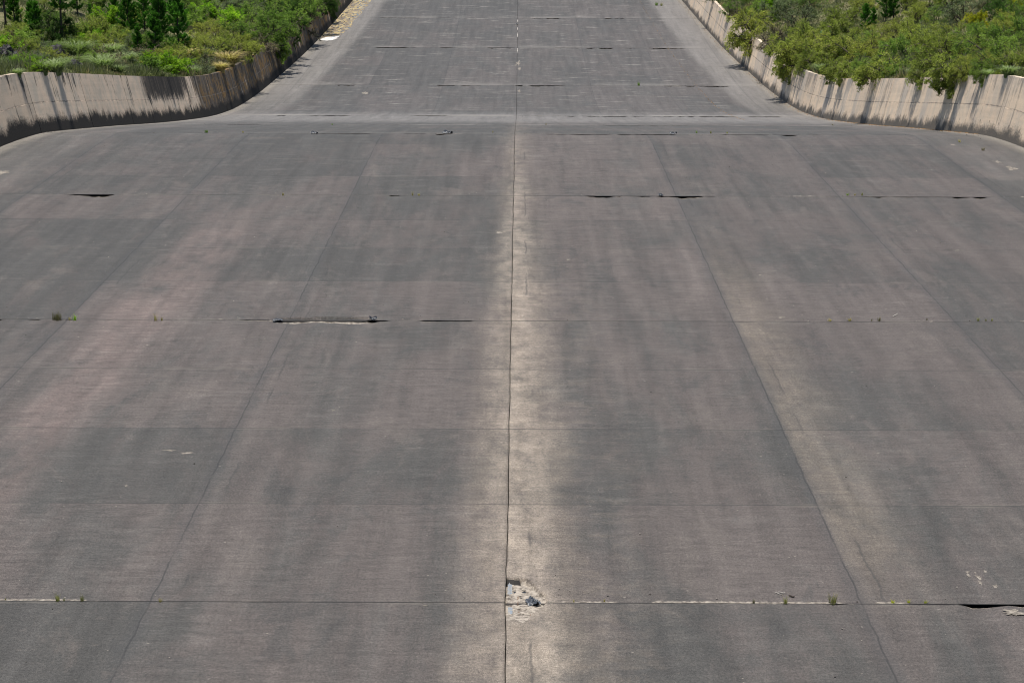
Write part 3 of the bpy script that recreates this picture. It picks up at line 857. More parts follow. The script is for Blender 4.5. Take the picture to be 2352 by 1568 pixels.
def far_scrub(sd, seed):
    x, y, z, d, rg = scatter_points(sd, 1300, 190, 60, 700, seed, .9)
    keep = (d > 42) | (y > 430) | (y < 148) & (d > 4); x, y, z, d = x[keep], y[keep], z[keep], d[keep]
    m = 260; r = rg.uniform(1.3, 2.9, len(x))
    o = unit(rg.normal(0, 1, (len(x), m, 3))) * (rg.random((len(x), m, 1)) ** .35)
    lump = 1 + .3 * np.sin(o[:, :, :1] * 5 + x[:, None, None]) * np.cos(o[:, :, 1:2] * 6 + y[:, None, None])
    o = o * lump * r[:, None, None]; o[:, :, 2] = np.abs(o[:, :, 2]) * 1.05
    c = (np.stack([x, y, z], -1)[:, None, :] + o).reshape(-1, 3); n = len(c)
    ax = unit(rg.normal(0, 1, (n, 3))); pr = unit(np.cross(ax, rg.normal(0, 1, (n, 3)))); sz = rg.uniform(.12, .26, (n, 1))
    V, Fq = quads(c, ax * sz, pr * sz * .6)
    o = mesh_obj('scrub', V, Fq, LM['green']); fattr(o, 'tint', np.clip(np.repeat(rg.random(len(x)), m) + rg.normal(0, .2, n), 0, 1), 'FACE')
    return o
tag(far_scrub(-1, 41), 'far scrub on the hill beyond the left bank', 'scrub', kind='stuff')
tag(far_scrub(1, 51), 'far scrub on the hill beyond the right bank', 'scrub', kind='stuff')

# ------------------------------------------------------------------ rocks
def rock_mat():
    t = NT('dark_wet_rock'); P, X, Y, Z = t.pos()
    n = t.noise(P, 1.6, 5, .7); n2 = t.noise(P, 7, 4, .7)
    t.bump(t.add(n, n2), .8, .12)
    return t.done(t.mix(t.ss(n, .4, .65), (.018, .017, .018), (.075, .068, .062)), .7, .35)
M_ROCK = rock_mat()
def rock(px, py, wpx, hpx, seed, label):
    import bmesh
    p = on_bank(px, py); p.x -= max(0, 1.6 - (abs(p.x) - float(hw(p.y)) - 1.55)); k = depth(p) / F
    bm = bmesh.new(); bmesh.ops.create_icosphere(bm, subdivisions=4, radius=1)
    for v in bm.verts:
        c = v.co.normalized()
        f = 1 + .35 * mn.noise(c * 1.5 + Vector((seed, 0, 0))) - .30 * abs(mn.noise(c * 3.2 + Vector((0, seed, 0)))) + .14 * mn.cell(c * 3.0 + Vector((seed, seed, 0)))
        v.co = c * f
        v.co.x *= wpx * k * .62; v.co.y *= wpx * k * .5; v.co.z *= hpx * k * 1.0
    me = bpy.data.meshes.new('rock_outcrop'); bm.to_mesh(me); bm.free(); me.materials.append(M_ROCK)
    o = bpy.data.objects.new('rock_outcrop', me); COL.objects.link(o)
    o.location = p; o.rotation_euler = (.1, .1, seed)
    tag(o, label, 'rock', 'dark rock outcrops on the left bank')
rock(14, 140, 52, 34, 1.3, 'dark rock outcrop at the far left edge of the photo')
rock(22, 176, 44, 26, 2.1, 'low dark rock behind the leftmost stretch of wall')
rock(133, 136, 46, 30, 3.7, 'dark rock outcrop at the foot of the tall ivy-clad pine')
rock(170, 168, 46, 28, 4.4, 'dark rock between two tussocks just behind the left wall')
rock(196, 176, 34, 26, 5.2, 'small dark rock touching the left wall top')
rock(100, 140, 30, 18, 6.6, 'small dark rock half hidden in grey-green shrubs')

# ------------------------------------------------------------------ pines
GP = 'young pines on the left bank'
PINES = [
 ('tall_pine', 0, 15, 74, 160, 'tall pine with bare dark trunk at the far left edge'),
 ('narrow_pine', 0, 35, 66, 92, 'thin young pine beside the bare trunk at the far left'),
 ('narrow_pine', 1, 73, 89, 84, 'shorter of the two slim pines standing side by side on the left'),
 ('narrow_pine', 2, 84, 106, 98, 'slim pine in front of its shorter twin, left of the ivy-clad pine'),
 ('tall_pine', 1, 143, 114, 210, 'tall pine with a straight dark trunk wrapped in ivy at its foot'),
 ('pine', 0, 178, 33, 96, 'pine just right of and behind the tall ivy-clad pine'),
 ('narrow_pine', 0, 207, 47, 36, 'tiny young pine right of the tall ivy-clad pine'),
 ('narrow_pine', 2, 259, 94, 36, 'tiny young pine in the grass left of the pine cluster'),
 ('pine', 1, 297, 99, 122, 'bushy dark pine, leftmost of the middle pine cluster'),
 ('narrow_pine', 1, 317, 130, 70, 'short narrow dark pine at the front of the pine cluster'),
 ('narrow_pine', 0, 356, 124, 92, 'narrow pine in front of a taller one, middle of the cluster'),
 ('pine', 2, 366, 108, 132, 'tall pine behind the narrow one in the middle of the cluster'),
 ('pine', 3, 333, 76, 100, 'pine at the back of the cluster, half hidden by the front ones'),
 ('pine', 0, 411, 122, 142, 'broad conical pine, rightmost and clearest of the pine cluster'),
 ('narrow_pine', 2, 432, 125, 28, 'tiny pine at the right foot of the broad conical pine'),
 ('pine', 4, 476, 16, 46, 'lone pine top among green shrubs right of the cluster'),
 ('pine', 2, 262, 52, 70, 'pine at the top edge left of the pine cluster'),
 ('pine', 4, 232, 28, 70, 'pine at the top edge between ivy-clad pine and cluster'),
 ('pine', 1, 8, 22, 80, 'pine in the top left corner of the photo'),
]
for kd, v, px, py, h, lb in PINES: plant(kd, v, px, py, h, lb, 'pine tree', 'pine_tree', group=GP)
for kd, v, px, py, h, lb in [
 ('pine', 3, 1987, 79, 68, 'open young pine standing clear above the shrubs of the right bank'),
 ('narrow_pine', 1, 2006, 66, 46, 'small narrow pine right beside the open young pine'),
 ('pine', 4, 2034, 49, 80, 'dark pine behind the open young pine, the left of a pair'),
 ('pine', 0, 2052, 46, 84, 'dark pine behind the open young pine, the right of a pair')]:
    plant(kd, v, px, py, h, lb, 'pine tree', 'pine_tree', group='pines on the right bank')

# ------------------------------------------------------------------ shrubs and small trees, row by row
ORD = ['first', 'second', 'third', 'fourth', 'fifth', 'sixth', 'seventh', 'eighth', 'ninth', 'tenth', 'eleventh', 'twelfth', 'thirteenth', 'fourteenth', 'fifteenth', 'sixteenth', 'seventeenth', 'eighteenth', 'nineteenth', 'twentieth', 'twenty-first', 'twenty-second', 'twenty-third', 'twenty-fourth', 'twenty-fifth']
LOOK = {'olive': 'olive green', 'green': 'mid green', 'dark': 'dark green', 'lime': 'bright lime green', 'brown': 'brown twiggy', 'grey': 'grey green', 'blue': 'blue green', 'yellow': 'yellow leaved'}
SHAPE = {'thorn': 'feathery shrub', 'mound': 'spreading shrub', 'hanging': 'overhanging shrub', 'dense': 'dense small tree', 'open': 'open crowned small tree', 'sparse': 'sparse shrub', 'leafy': 'leafy bush'}
def row(rowname, group, items, rz=None):
    items = sorted(items, key=lambda i: i[2])
    for k, (kd, v, px, py, h, c, sx) in enumerate(items):
        lb = f"{LOOK[c]} {SHAPE[kd]}, {ORD[k]} from left in {rowname}"
        tree = kd in ('dense', 'open')
        plant(kd, v, px, py, h, lb, 'small tree' if tree else 'shrub', 'small_tree' if tree else 'shrub', c, group,
              rz=rz + random.uniform(-.35, .35) if (kd == 'hanging' and rz is not None) else None, sx=sx * (1.22 if group == GL else 1.08))
GL = 'shrubs on the left bank'; GR = 'shrubs on the right bank'
row('row behind the left wall top', GL, [
 ('thorn', 0, 61, 166, 44, 'lime', 1), ('leafy', 0, 347, 172, 42, 'green', 1), ('leafy', 1, 378, 177, 56, 'lime', 1.05), ('leafy', 2, 408, 176, 44, 'lime', 1),
 ('sparse', 0, 432, 168, 32, 'grey', 1), ('sparse', 1, 462, 170, 36, 'grey', 1), ('sparse', 2, 500, 157, 28, 'brown', 1.1), ('sparse', 0, 300, 172, 26, 'grey', 1),
 ('thorn', 2, 566, 136, 54, 'olive', .95), ('sparse', 1, 606, 119, 38, 'brown', 1.1), ('hanging', 0, 626, 104, 58, 'green', .62), ('dense', 0, 664, 90, 84, 'dark', .66),
 ('sparse', 2, 698, 66, 54, 'brown', .75), ('dense', 1, 732, 46, 78, 'dark', .66), ('hanging', 2, 748, 26, 44, 'dark', .55)], rz=math.pi)
row('middle row of the left bank', GL, [
 ('mound', 0, 73, 122, 24, 'olive', 1), ('mound', 1, 112, 122, 36, 'grey', 1), ('dense', 2, 136, 112, 88, 'dark', .8), ('dense', 3, 160, 98, 44, 'dark', .9),
 ('thorn', 1, 181, 122, 38, 'green', 1), ('thorn', 0, 28, 96, 46, 'olive', 1), ('leafy', 2, 52, 110, 44, 'green', 1), ('thorn', 5, 98, 96, 46, 'grey', 1), ('leafy', 0, 212, 118, 46, 'lime', .9), ('thorn', 4, 262, 112, 46, 'olive', 1), ('thorn', 2, 340, 112, 40, 'green', .9), ('leafy', 1, 388, 128, 40, 'green', .9), ('thorn', 3, 203, 140, 44, 'green', .9), ('thorn', 4, 228, 96, 56, 'olive', 1), ('sparse', 0, 246, 112, 34, 'brown', 1),
 ('mound', 2, 270, 140, 30, 'grey', 1), ('thorn', 5, 318, 148, 34, 'grey', .9), ('mound', 3, 462, 140, 30, 'olive', 1.1), ('thorn', 0, 490, 100, 54, 'olive', 1),
 ('mound', 1, 520, 118, 40, 'olive', 1), ('thorn', 1, 546, 124, 42, 'olive', 1), ('open', 0, 560, 88, 62, 'green', 1), ('thorn', 2, 596, 103, 60, 'green', 1), ('dense', 3, 645, 82, 70, 'green', 1), ('thorn', 4, 696, 50, 58, 'green', 1)])
row('back row of the left bank', GL, [
 ('thorn', 5, 60, 62, 40, 'olive', 1), ('thorn', 0, 118, 70, 46, 'green', 1), ('open', 1, 197, 88, 52, 'olive', 1), ('leafy', 1, 244, 66, 50, 'lime', 1), ('thorn', 1, 300, 60, 50, 'olive', 1), ('thorn', 2, 440, 72, 56, 'green', 1),
 ('leafy', 0, 466, 58, 50, 'lime', 1), ('thorn', 3, 506, 62, 56, 'green', 1), ('leafy', 2, 528, 66, 46, 'lime', .9), ('thorn', 4, 540, 40, 52, 'grey', 1), ('thorn', 5, 576, 60, 54, 'green', 1),
 ('open', 2, 612, 54, 58, 'green', 1), ('dense', 0, 648, 40, 64, 'dark', 1), ('thorn', 1, 684, 22, 52, 'green', 1), ('dense', 2, 722, 20, 60, 'dark', 1)])
row('top line of the left bank', GL, [
 ('thorn', 3, 100, 30, 46, 'olive', 1), ('thorn', 2, 215, 22, 44, 'green', 1), ('thorn', 5, 420, 30, 50, 'green', 1), ('thorn', 0, 450, 18, 46, 'lime', 1), ('dense', 3, 505, 18, 46, 'green', 1), ('dense', 1, 545, 12, 50, 'dark', 1),
 ('thorn', 4, 585, 22, 48, 'green', 1), ('dense', 2, 620, 16, 50, 'dark', 1), ('dense', 0, 660, 10, 46, 'dark', 1)])

row('low front scrub of the left bank', GL, [
 ('mound', 1, 20, 158, 33, 'grey', 1), ('thorn', 2, 40, 128, 44, 'olive', 1), ('sparse', 1, 58, 140, 36, 'brown', 1), ('mound', 0, 88, 150, 31, 'grey', 1), ('thorn', 1, 120, 148, 39, 'olive', .9), ('thorn', 5, 208, 122, 49, 'olive', 1),
 ('mound', 2, 222, 150, 33, 'green', 1), ('sparse', 0, 240, 140, 39, 'brown', 1), ('thorn', 3, 282, 122, 44, 'grey', 1), ('mound', 3, 300, 156, 33, 'grey', 1), ('sparse', 2, 336, 142, 39, 'brown', 1), ('thorn', 0, 390, 146, 39, 'olive', 1), ('mound', 1, 418, 146, 39, 'olive', 1),
 ('thorn', 4, 448, 124, 49, 'olive', 1), ('leafy', 0, 10, 128, 44, 'lime', 1), ('thorn', 3, 105, 112, 44, 'olive', 1), ('thorn', 0, 166, 134, 44, 'green', 1), ('leafy', 2, 214, 104, 48, 'green', 1), ('thorn', 5, 238, 124, 46, 'olive', 1), ('sparse', 2, 258, 150, 36, 'brown', 1.1), ('thorn', 2, 330, 158, 38, 'olive', 1), ('thorn', 1, 276, 108, 48, 'green', 1), ('mound', 2, 396, 160, 34, 'green', 1), ('mound', 0, 476, 150, 31, 'grey', 1), ('sparse', 1, 534, 142, 39, 'brown', 1)])
row('row along the right wall top', GR, [
 ('thorn', 0, 1640, 10, 30, 'green', 1), ('thorn', 1, 1676, 40, 40, 'green', .8), ('sparse', 1, 1692, 36, 30, 'brown', 1.1), ('hanging', 1, 1730, 94, 66, 'olive', .85), ('sparse', 0, 1770, 116, 44, 'brown', 1.2),
 ('hanging', 0, 1828, 148, 58, 'olive', .85), ('mound', 1, 1850, 150, 70, 'olive', .9), ('hanging', 2, 1940, 176, 50, 'olive', 1), ('thorn', 2, 1987, 178, 44, 'green', 1), ('hanging', 3, 2034, 182, 56, 'olive', 1.1),
 ('open', 0, 2072, 178, 52, 'green', 1), ('hanging', 0, 1955, 179, 40, 'olive', 1.0), ('hanging', 2, 2060, 180, 34, 'green', 1.1), ('hanging', 1, 2130, 180, 50, 'olive', .9), ('hanging', 0, 2196, 178, 62, 'olive', 1.1), ('hanging', 3, 2222, 177, 44, 'olive', .9), ('hanging', 2, 2264, 177, 40, 'green', .8), ('hanging', 1, 1868, 162, 46, 'olive', .9), ('mound', 2, 2250, 172, 56, 'olive', .8), ('open', 3, 2292, 172, 64, 'green', 1), ('mound', 0, 2338, 172, 62, 'olive', .9)], rz=0.0)
row('second row above the right wall', GR, [
 ('sparse', 2, 1785, 96, 40, 'brown', 1), ('mound', 3, 1870, 128, 56, 'olive', 1), ('mound', 2, 1908, 142, 64, 'olive', 1), ('mound', 1, 1968, 146, 64, 'olive', .95), ('thorn', 3, 2020, 132, 70, 'olive', 1), ('mound', 0, 2062, 142, 58, 'green', 1),
 ('thorn', 4, 2118, 132, 66, 'olive', 1), ('mound', 3, 2165, 134, 64, 'olive', 1), ('thorn', 5, 2224, 132, 62, 'olive', 1), ('mound', 1, 2277, 138, 64, 'green', 1), ('thorn', 2, 2326, 120, 72, 'green', 1)])
row('third row above the right wall', GR, [
 ('thorn', 5, 1752, 52, 46, 'green', 1), ('mound', 2, 1866, 104, 56, 'olive', 1), ('leafy', 1, 1896, 93, 24, 'blue', 1), ('mound', 0, 1931, 96, 54, 'olive', 1.1), ('thorn', 1, 2001, 104, 40, 'green', 1), ('thorn', 0, 2060, 96, 52, 'olive', 1),
 ('mound', 3, 2113, 96, 54, 'olive', 1), ('open', 1, 2142, 100, 48, 'grey', 1), ('thorn', 3, 2188, 96, 52, 'olive', 1), ('thorn', 4, 2247, 100, 48, 'green', 1), ('thorn', 2, 2306, 90, 60, 'olive', 1), ('mound', 1, 2346, 82, 50, 'green', 1)])
row('fourth row up the right bank', GR, [
 ('open', 2, 1838, 68, 56, 'grey', 1), ('thorn', 4, 1790, 40, 44, 'grey', 1), ('leafy', 0, 1770, 22, 36, 'lime', 1), ('mound', 3, 1936, 58, 46, 'olive', 1), ('thorn', 2, 2106, 56, 48, 'olive', 1), ('thorn', 3, 2153, 58, 48, 'green', 1),
 ('open', 3, 2210, 52, 62, 'grey', 1), ('leafy', 2, 2242, 72, 44, 'yellow', .8), ('dense', 1, 2294, 58, 62, 'dark', 1), ('thorn', 0, 2340, 50, 56, 'green', 1)])
row('uppermost row of the right bank', GR, [
 ('thorn', 1, 1720, 14, 30, 'green', 1), ('dense', 3, 1752, 6, 34, 'green', 1), ('thorn', 5, 1815, 20, 40, 'grey', 1), ('thorn', 0, 1856, 22, 40, 'green', 1), ('mound', 1, 1990, 22, 30, 'olive', 1), ('thorn', 4, 2080, 22, 40, 'olive', 1),
 ('thorn', 3, 2135, 18, 46, 'olive', 1), ('thorn', 2, 2180, 16, 46, 'green', 1), ('open', 0, 2250, 20, 50, 'grey', 1), ('dense', 0, 2300, 16, 50, 'dark', 1), ('leafy', 1, 2336, 22, 30, 'yellow', 1)])

# tussocks of pampas grass and broom
TUS = []
for i in range(3):
    V, Fq, T = blades(np.random.default_rng(60 + i), 520, 1.5, .75, .034, .95, .30, 4)
    TUS.append(as_mesh('tussock', V, Fq, T, LM['tussock']))
def tussock(px, py, h, label, colour='tussock', sx=1.0):
    p = on_bank(px, py); o = bpy.data.objects.new('grass_tussock', TUS[int(px) % 3]); COL.objects.link(o)
    s = h * 1.45 * depth(p) / F / 1.25
    o.location = (p.x, p.y, p.z - .03); o.scale = (s * sx, s * sx, s); o.rotation_euler = (0, 0, px * .7)
    if colour != 'tussock': o.material_slots[0].link = 'OBJECT'; o.material_slots[0].material = LM[colour]
    tag(o, label, 'grass tussock', 'grass tussocks on the banks')
for a in [
 (98, 172, 30, 'pale tussock behind the wall between lime shrub and dark rock'), (128, 172, 34, 'large pale green tussock beside the dark rock behind left wall'), (150, 158, 26, 'small pale tussock left of the dark rock between tussocks'),
 (178, 138, 42, 'tall pale tussock at the right foot of the ivy-clad pine'), (238, 172, 42, 'big drooping pale tussock spilling over the left wall top'), (222, 158, 32, 'pale tussock just behind the big drooping one'),
 (262, 132, 30, 'silvery tussock in front of the tiny young pine'), (286, 156, 34, 'silvery tussock below the bushy dark pine'), (270, 174, 24, 'low tussock beside the left wall right of the drooping one'),
 (444, 176, 22, 'low pale tussock at the wall right of the lime bushes'), (40, 178, 20, 'low tussock at the leftmost wall top')]: tussock(*a)
tussock(524, 154, 34, 'yellow dry grass clump where the left wall starts to bend', 'straw', 1.2)
tussock(508, 166, 22, 'small straw coloured grass clump at the bend of left wall', 'straw')
tussock(440, 140, 26, 'straw coloured grass clump right of the broad conical pine', 'straw')
for a in [(1888, 172, 24, 'pale grass clump on the right wall top left of the hanging shrub'), (1908, 178, 20, 'low grass clump on the right wall top near a dark stone'), (2100, 180, 22, 'grass clump at the wall between two overhanging right shrubs'), (2160, 178, 22, 'grass clump on the right wall top left of biggest overhang'),
          (2316, 178, 26, 'grass clump on the right wall top near photo edge'), (2272, 180, 20, 'small grass clump under the open crowned tree at right')]: tussock(*a)
def stone_block(px, py, label):
    p = on_bank(px, py); mb = MB(); r = random.Random(3)
    import bmesh
    bm = bmesh.new(); bmesh.ops.create_cube(bm, size=1)
    bmesh.ops.bevel(bm, geom=bm.edges[:], offset=.1, segments=2, affect='EDGES')
    for v in bm.verts: v.co = Vector((v.co.x * .55, v.co.y * .3, v.co.z * .22)) + Vector((r.uniform(-.02, .02), r.uniform(-.02, .02), r.uniform(-.01, .01)))
    me = bpy.data.meshes.new('loose_stone'); bm.to_mesh(me); bm.free(); me.materials.append(M_ROCK)
    o = bpy.data.objects.new('loose_stone', me); COL.objects.link(o); o.location = (p.x, p.y, p.z + .12); o.rotation_euler = (0, 0, .4)
    tag(o, label, 'stone')
stone_block(1893, 176, 'dark flat stone lying on the right wall top')

# ------------------------------------------------------------------ weeds in the joints
WEEDS = []
for i in range(4):
    V, Fq, T = blades(np.random.default_rng(90 + i), 44, .30, .35, .006, .3, .06, 3)
    WEEDS.append(as_mesh('weed', V, Fq, T, LM['weed']))
V, Fq, T = blades(np.random.default_rng(97), 130, .34, .30, .008, .15, .16, 3)
WEEDS.append(as_mesh('weed', V, Fq, T, LM['straw']))
def weed(px, py, hpx, label, colour=None, var=0, sx=1.0):
    p = on_floor(px, py); o = bpy.data.objects.new('weed', WEEDS[var]); COL.objects.link(o)
    s = .86 * hpx * depth(p) / F / .30
    o.location = p; o.scale = (s * sx, s * sx, s); o.rotation_euler = (0, 0, px)
    if colour: o.material_slots[0].link = 'OBJECT'; o.material_slots[0].material = LM[colour]
    tag(o, label, 'weed', 'weeds growing in the slab joints')
NJ = 'the nearest joint'; SJ = 'the second joint'
for a in [
 (13, 1377, 8, 'tiny green weed at the left end of the nearest joint'), (133, 1379, 30, 'thin seeding weed in the nearest joint at left'), (147, 1379, 12, 'small green weed right beside the thin seeding one'),
 (189, 1379, 24, 'green weed with seed stems in the nearest joint, left part'), (369, 1381, 14, 'bleached dry weed where nearest joint meets the left lane joint', 'straw', 1, 1.6),
 (1731, 1384, 16, 'brown withered weed in the nearest joint right of the hole', 'brown'), (1804, 1385, 28, 'slim green weed beside a dark stick on the nearest joint', None, 2), (1912, 1385, 40, 'tallest green grass tuft of the nearest joint', None, 3, 1.2),
 (2050, 1384, 12, 'low yellow grass in the nearest joint, left of three', 'yellow', 1, 2.0), (2087, 1383, 11, 'low yellow grass in the nearest joint, middle of three', 'yellow', 2, 2.0), (2126, 1384, 10, 'low yellow grass in the nearest joint, right of three', 'yellow', 0, 2.0),
 (1388, 1381, 12, 'wispy dry weed on the pale ledge right of the black scrap', 'straw'), (1147, 0, 0, '') if False else (1318, 1382, 10, 'small dry weed beside the broken corner', 'straw', 2),
 (131, 734, 22, 'dense brown grass tuft in the second joint at left', 'brown', 4, 1.0), (160, 734, 10, 'small pale weed right of the dense brown tuft', 'straw', 0, 1.5), (171, 735, 24, 'leafy green weed right of the dense brown tuft', 'lime', 1),
 (358, 736, 26, 'tall pale seed stems alone in the second joint', 'straw', 2, .8), (372, 736, 16, 'short pale seed stem beside the tall one', 'straw', 0, .8),
 (1905, 737, 9, 'low straw weed in the second joint, leftmost at right', 'straw', 1, 2.4), (1951, 737, 11, 'low straw weed in the second joint right of the leftmost', 'straw', 2, 2.0), (2002, 737, 10, 'thin dark weed in the second joint at right', 'brown', 0, .8), (2019, 737, 18, 'reddish brown weed in the second joint at right', 'brown', 3, 1.1),
 (2129, 735, 9, 'tiny brown weed alone in the second joint', 'brown', 1), (2246, 737, 14, 'olive weed near the right end of the second joint', None, 2, 1.2), (2264, 737, 10, 'middle of three olive weeds near second joint end', None, 1, 1.2), (2278, 737, 10, 'rightmost of three olive weeds near second joint end', None, 0, 1.2),
 (1947, 449, 10, 'green weed in the third joint, left of two', 'green', 1, 1.6), (1963, 449, 8, 'straw weed between two green weeds of third joint', 'straw', 2, 1.4), (1980, 449, 13, 'straw green weed in the third joint, right of the others', None, 3),
 (650, 449, 12, 'thin pale weed in the third joint left of centre', 'straw', 0), (948, 449, 14, 'pale weed at the end of a short dark gap', 'straw', 2, .8), (962, 449, 8, 'low straw weed beside a short dark gap', 'straw', 1, 1.8),
 (1467, 197, 15, 'tall green grass tuft alone on the far chute', 'green', 3, 1.0), (1508, 13, 14, 'green weed at the broken lane joint top right', 'green', 1, 1.4), (1520, 14, 12, 'yellow green weed at the broken lane joint top right', 'weed', 2, 1.4),
 (474, 305, 9, 'dark green tuft on the crest at left', 'green', 4, .9), (558, 305, 7, 'straw weed on the crest at left', 'straw', 0, 1.6), (763, 287, 6, 'low green weed on the bend left of centre', 'green', 1, 1.8), (1254, 287, 6, 'low reddish weed on the bend right of centre', 'brown', 2, 1.6),
 (1132, 305, 8, 'small orange weed on the crest near the centre joint', 'straw', 3), (1600, 306, 10, 'green weed on the crest, left of three at right', 'green', 1, 1.2), (1633, 307, 11, 'thin green weed on the crest, middle of three', 'weed', 2), (1670, 307, 8, 'yellow weed on the crest, right of three', 'yellow', 3),
 (1912, 288, 7, 'brown weed near the right wall foot at the bend', 'brown', 1, 1.4), (2204, 327, 11, 'pale weed in the lane joint near the right wall', 'straw', 2, 1.4), (2258, 346, 14, 'reddish weed in the lane joint near the right wall', 'brown', 3, 1.5)]:
    weed(*a)

# ------------------------------------------------------------------ scraps of black sealing sheet
def sheet_mat(name, c1, c2, rough):
    t = NT(name); P, X, Y, Z = t.pos(); n = t.noise(P, 9, 4, .6)
    t.bump(n, .4, .02); return t.done(t.mix(t.ss(n, .4, .62), c1, c2), rough, .5)
M_RUB = sheet_mat('black_rubber_sheet', (.022, .025, .03), (.06, .066, .075), .42)
M_STRIP = sheet_mat('pale_plastic_strip', (.24, .225, .195), (.17, .20, .235), .5)
M_WHITE = sheet_mat('white_sealing_strip', (.30, .27, .23), (.46, .42, .37), .6)
M_RUST = plain_mat('rusty_rebar', (.10, .045, .02), (.19, .10, .05), 20)
M_SCRAP = plain_mat('pale_concrete_rubble', (.11, .096, .08), (.27, .24, .20), 6)
def crumpled(name, W, L, seed, mat, loc, rz, fold=.5, th=.012, label=None, cat=None, group=None, lift=.12, flat=1.0):
    nu, nv = 18, 14; top = []; rg = random.Random(seed)
    ang = rg.uniform(.2, .9)
    for i in range(nu):
        for j in range(nv):
            u, v = i / (nu - 1) - .5, j / (nv - 1) - .5
            c = u * math.cos(ang) + v * math.sin(ang)
            ridge = math.exp(-((c - .05) / .10) ** 2) * .28 - .22 * abs(c + .15) + .12 * abs(math.sin(6 * v + 3 * u + seed))
            nz = .14 * mn.noise((u * 2, v * 2, seed)) + .10 * abs(mn.noise((u * 4 + v * 3, v * 1.5, seed + 5)))
            x = u * W * (1 - .25 * fold * abs(v)) + .1 * W * mn.noise((v * 4, seed, 0)); y = v * L * (1 - .3 * fold * abs(u)) + .12 * L * mn.noise((u * 4, 0, seed))
            top.append((x, y, lift + flat * (ridge + nz) * min(W, L) * fold))
    zmin = min(p[2] for p in top); top = [(x, y, z - zmin + .004) for x, y, z in top]
    n = len(top); V = top + [(x * .985, y * .985, z - th) for x, y, z in top]; Fc = []
    for i in range(nu - 1):
        for j in range(nv - 1):
            a = i * nv + j; Fc.append((a, a + nv, a + nv + 1, a + 1)); Fc.append((n + a, n + a + 1, n + a + nv + 1, n + a + nv))
    rim = [i * nv for i in range(nu)] + [(nu - 1) * nv + j for j in range(1, nv)] + [i * nv + nv - 1 for i in range(nu - 2, -1, -1)] + [j for j in range(nv - 2, 0, -1)]
    for k in range(len(rim)):
        a, b = rim[k], rim[(k + 1) % len(rim)]; Fc.append((b, a, n + a, n + b))
    o = mesh_obj(name, V, Fc, mat); o.location = loc; o.rotation_euler = (0, 0, rz)
    if label: tag(o, label, cat, group)
    return o
GSC = 'scraps of black sheet in the joints'
def fpt(px, py, dz=0): p = on_floor(px, py); return (p.x, p.y, p.z + dz)
crumpled('rubber_scrap', .40, .50, 1, M_RUB, fpt(1225, 1381, -.06), .2, .75, label='large crumpled black rubber scrap in the broken corner of the slab', cat='rubber scrap', group=GSC)
crumpled('rubber_scrap', .46, .30, 4, M_RUB, fpt(638, 736), .1, .6, label='folded black rubber scrap at the left end of the rubble gap', cat='rubber scrap', group=GSC)
crumpled('rubber_scrap', .20, .40, 6, M_RUB, fpt(857, 735), .9, 1.5, label='upright torn rubber scrap at the right end of rubble gap', cat='rubber scrap', group=GSC)
crumpled('rubber_scrap', .20, .44, 8, M_RUB, fpt(1518, 450), .5, 1.5, label='upright rubber scrap in the third joint right of centre', cat='rubber scrap', group=GSC)
crumpled('rubber_scrap', .55, .5, 9, M_RUB, fpt(722, 308), .3, .8, label='small dark scrap on the crest joint left of centre', cat='rubber scrap', group=GSC)
crumpled('rubber_scrap', .8, .6, 12, M_RUB, fpt(1028, 307), .3, .8, label='dark scrap standing in the crest joint near centre', cat='rubber scrap', group=GSC)
crumpled('rubber_scrap', .5, .45, 10, M_RUB, fpt(1546, 309), .7, .9, label='small bluish scrap on the crest joint right of centre', cat='rubber scrap', group=GSC)
crumpled('rubber_scrap', .6, .6, 11, M_RUB, fpt(1186, 57), .7, .7, label='dark scrap on the centre joint at the far end', cat='rubber scrap', group=GSC)
crumpled('plastic_strip', .14, 1.75, 21, M_STRIP, (on_floor(1171, 1358).x, on_floor(1171, 1358).y, on_floor(1171, 1358).z - .11), 0, .55, label='pale bluish plastic strip lying in the broken slab corner', cat='strip', flat=.5)
crumpled('plastic_strip', .13, .55, 22, M_STRIP, (on_floor(1172, 1400).x, on_floor(1172, 1400).y, on_floor(1172, 1400).z - .03), 0, .6, label='short bluish plastic piece below the long strip', cat='strip', flat=.5)
def rod(name, p, q, r, mat, label, cat, group):
    mid = [(p[0] + (q[0] - p[0]) * t + .01 * math.sin(9 * t), p[1] + (q[1] - p[1]) * t, p[2] + (q[2] - p[2]) * t + .008 * math.sin(7 * t)) for t in (0, .25, .5, .75, 1)]
    V, Fc = tube(mid, [r] * 5, 6)
    Fc = Fc + [tuple(range(5, -1, -1)), tuple(range(24, 30))]
    tag(mesh_obj(name, V, Fc, mat), label, cat, group)
def hp(cx, cy, dz): p = on_floor(1091 + cx * .1761, 1292 + cy * .1761); return (p.x, p.y, p.z + dz)
for a, b, lb in [((560, 410), (557, 520), 'short rusty rebar in the broken corner beside the plastic strip'), ((580, 506), (668, 508), 'rusty rebar lying crosswise left of the black scrap'),
                 ((572, 610), (566, 705), 'rusty rebar below the pale ledge, left of two'), ((726, 620), (720, 700), 'rusty rebar below the pale ledge, right of two')]:
    rod('rebar', hp(*a, -.07), hp(*b, -.06), .013, M_RUST, lb, 'rebar', 'rusty rebars in the broken slab corner')
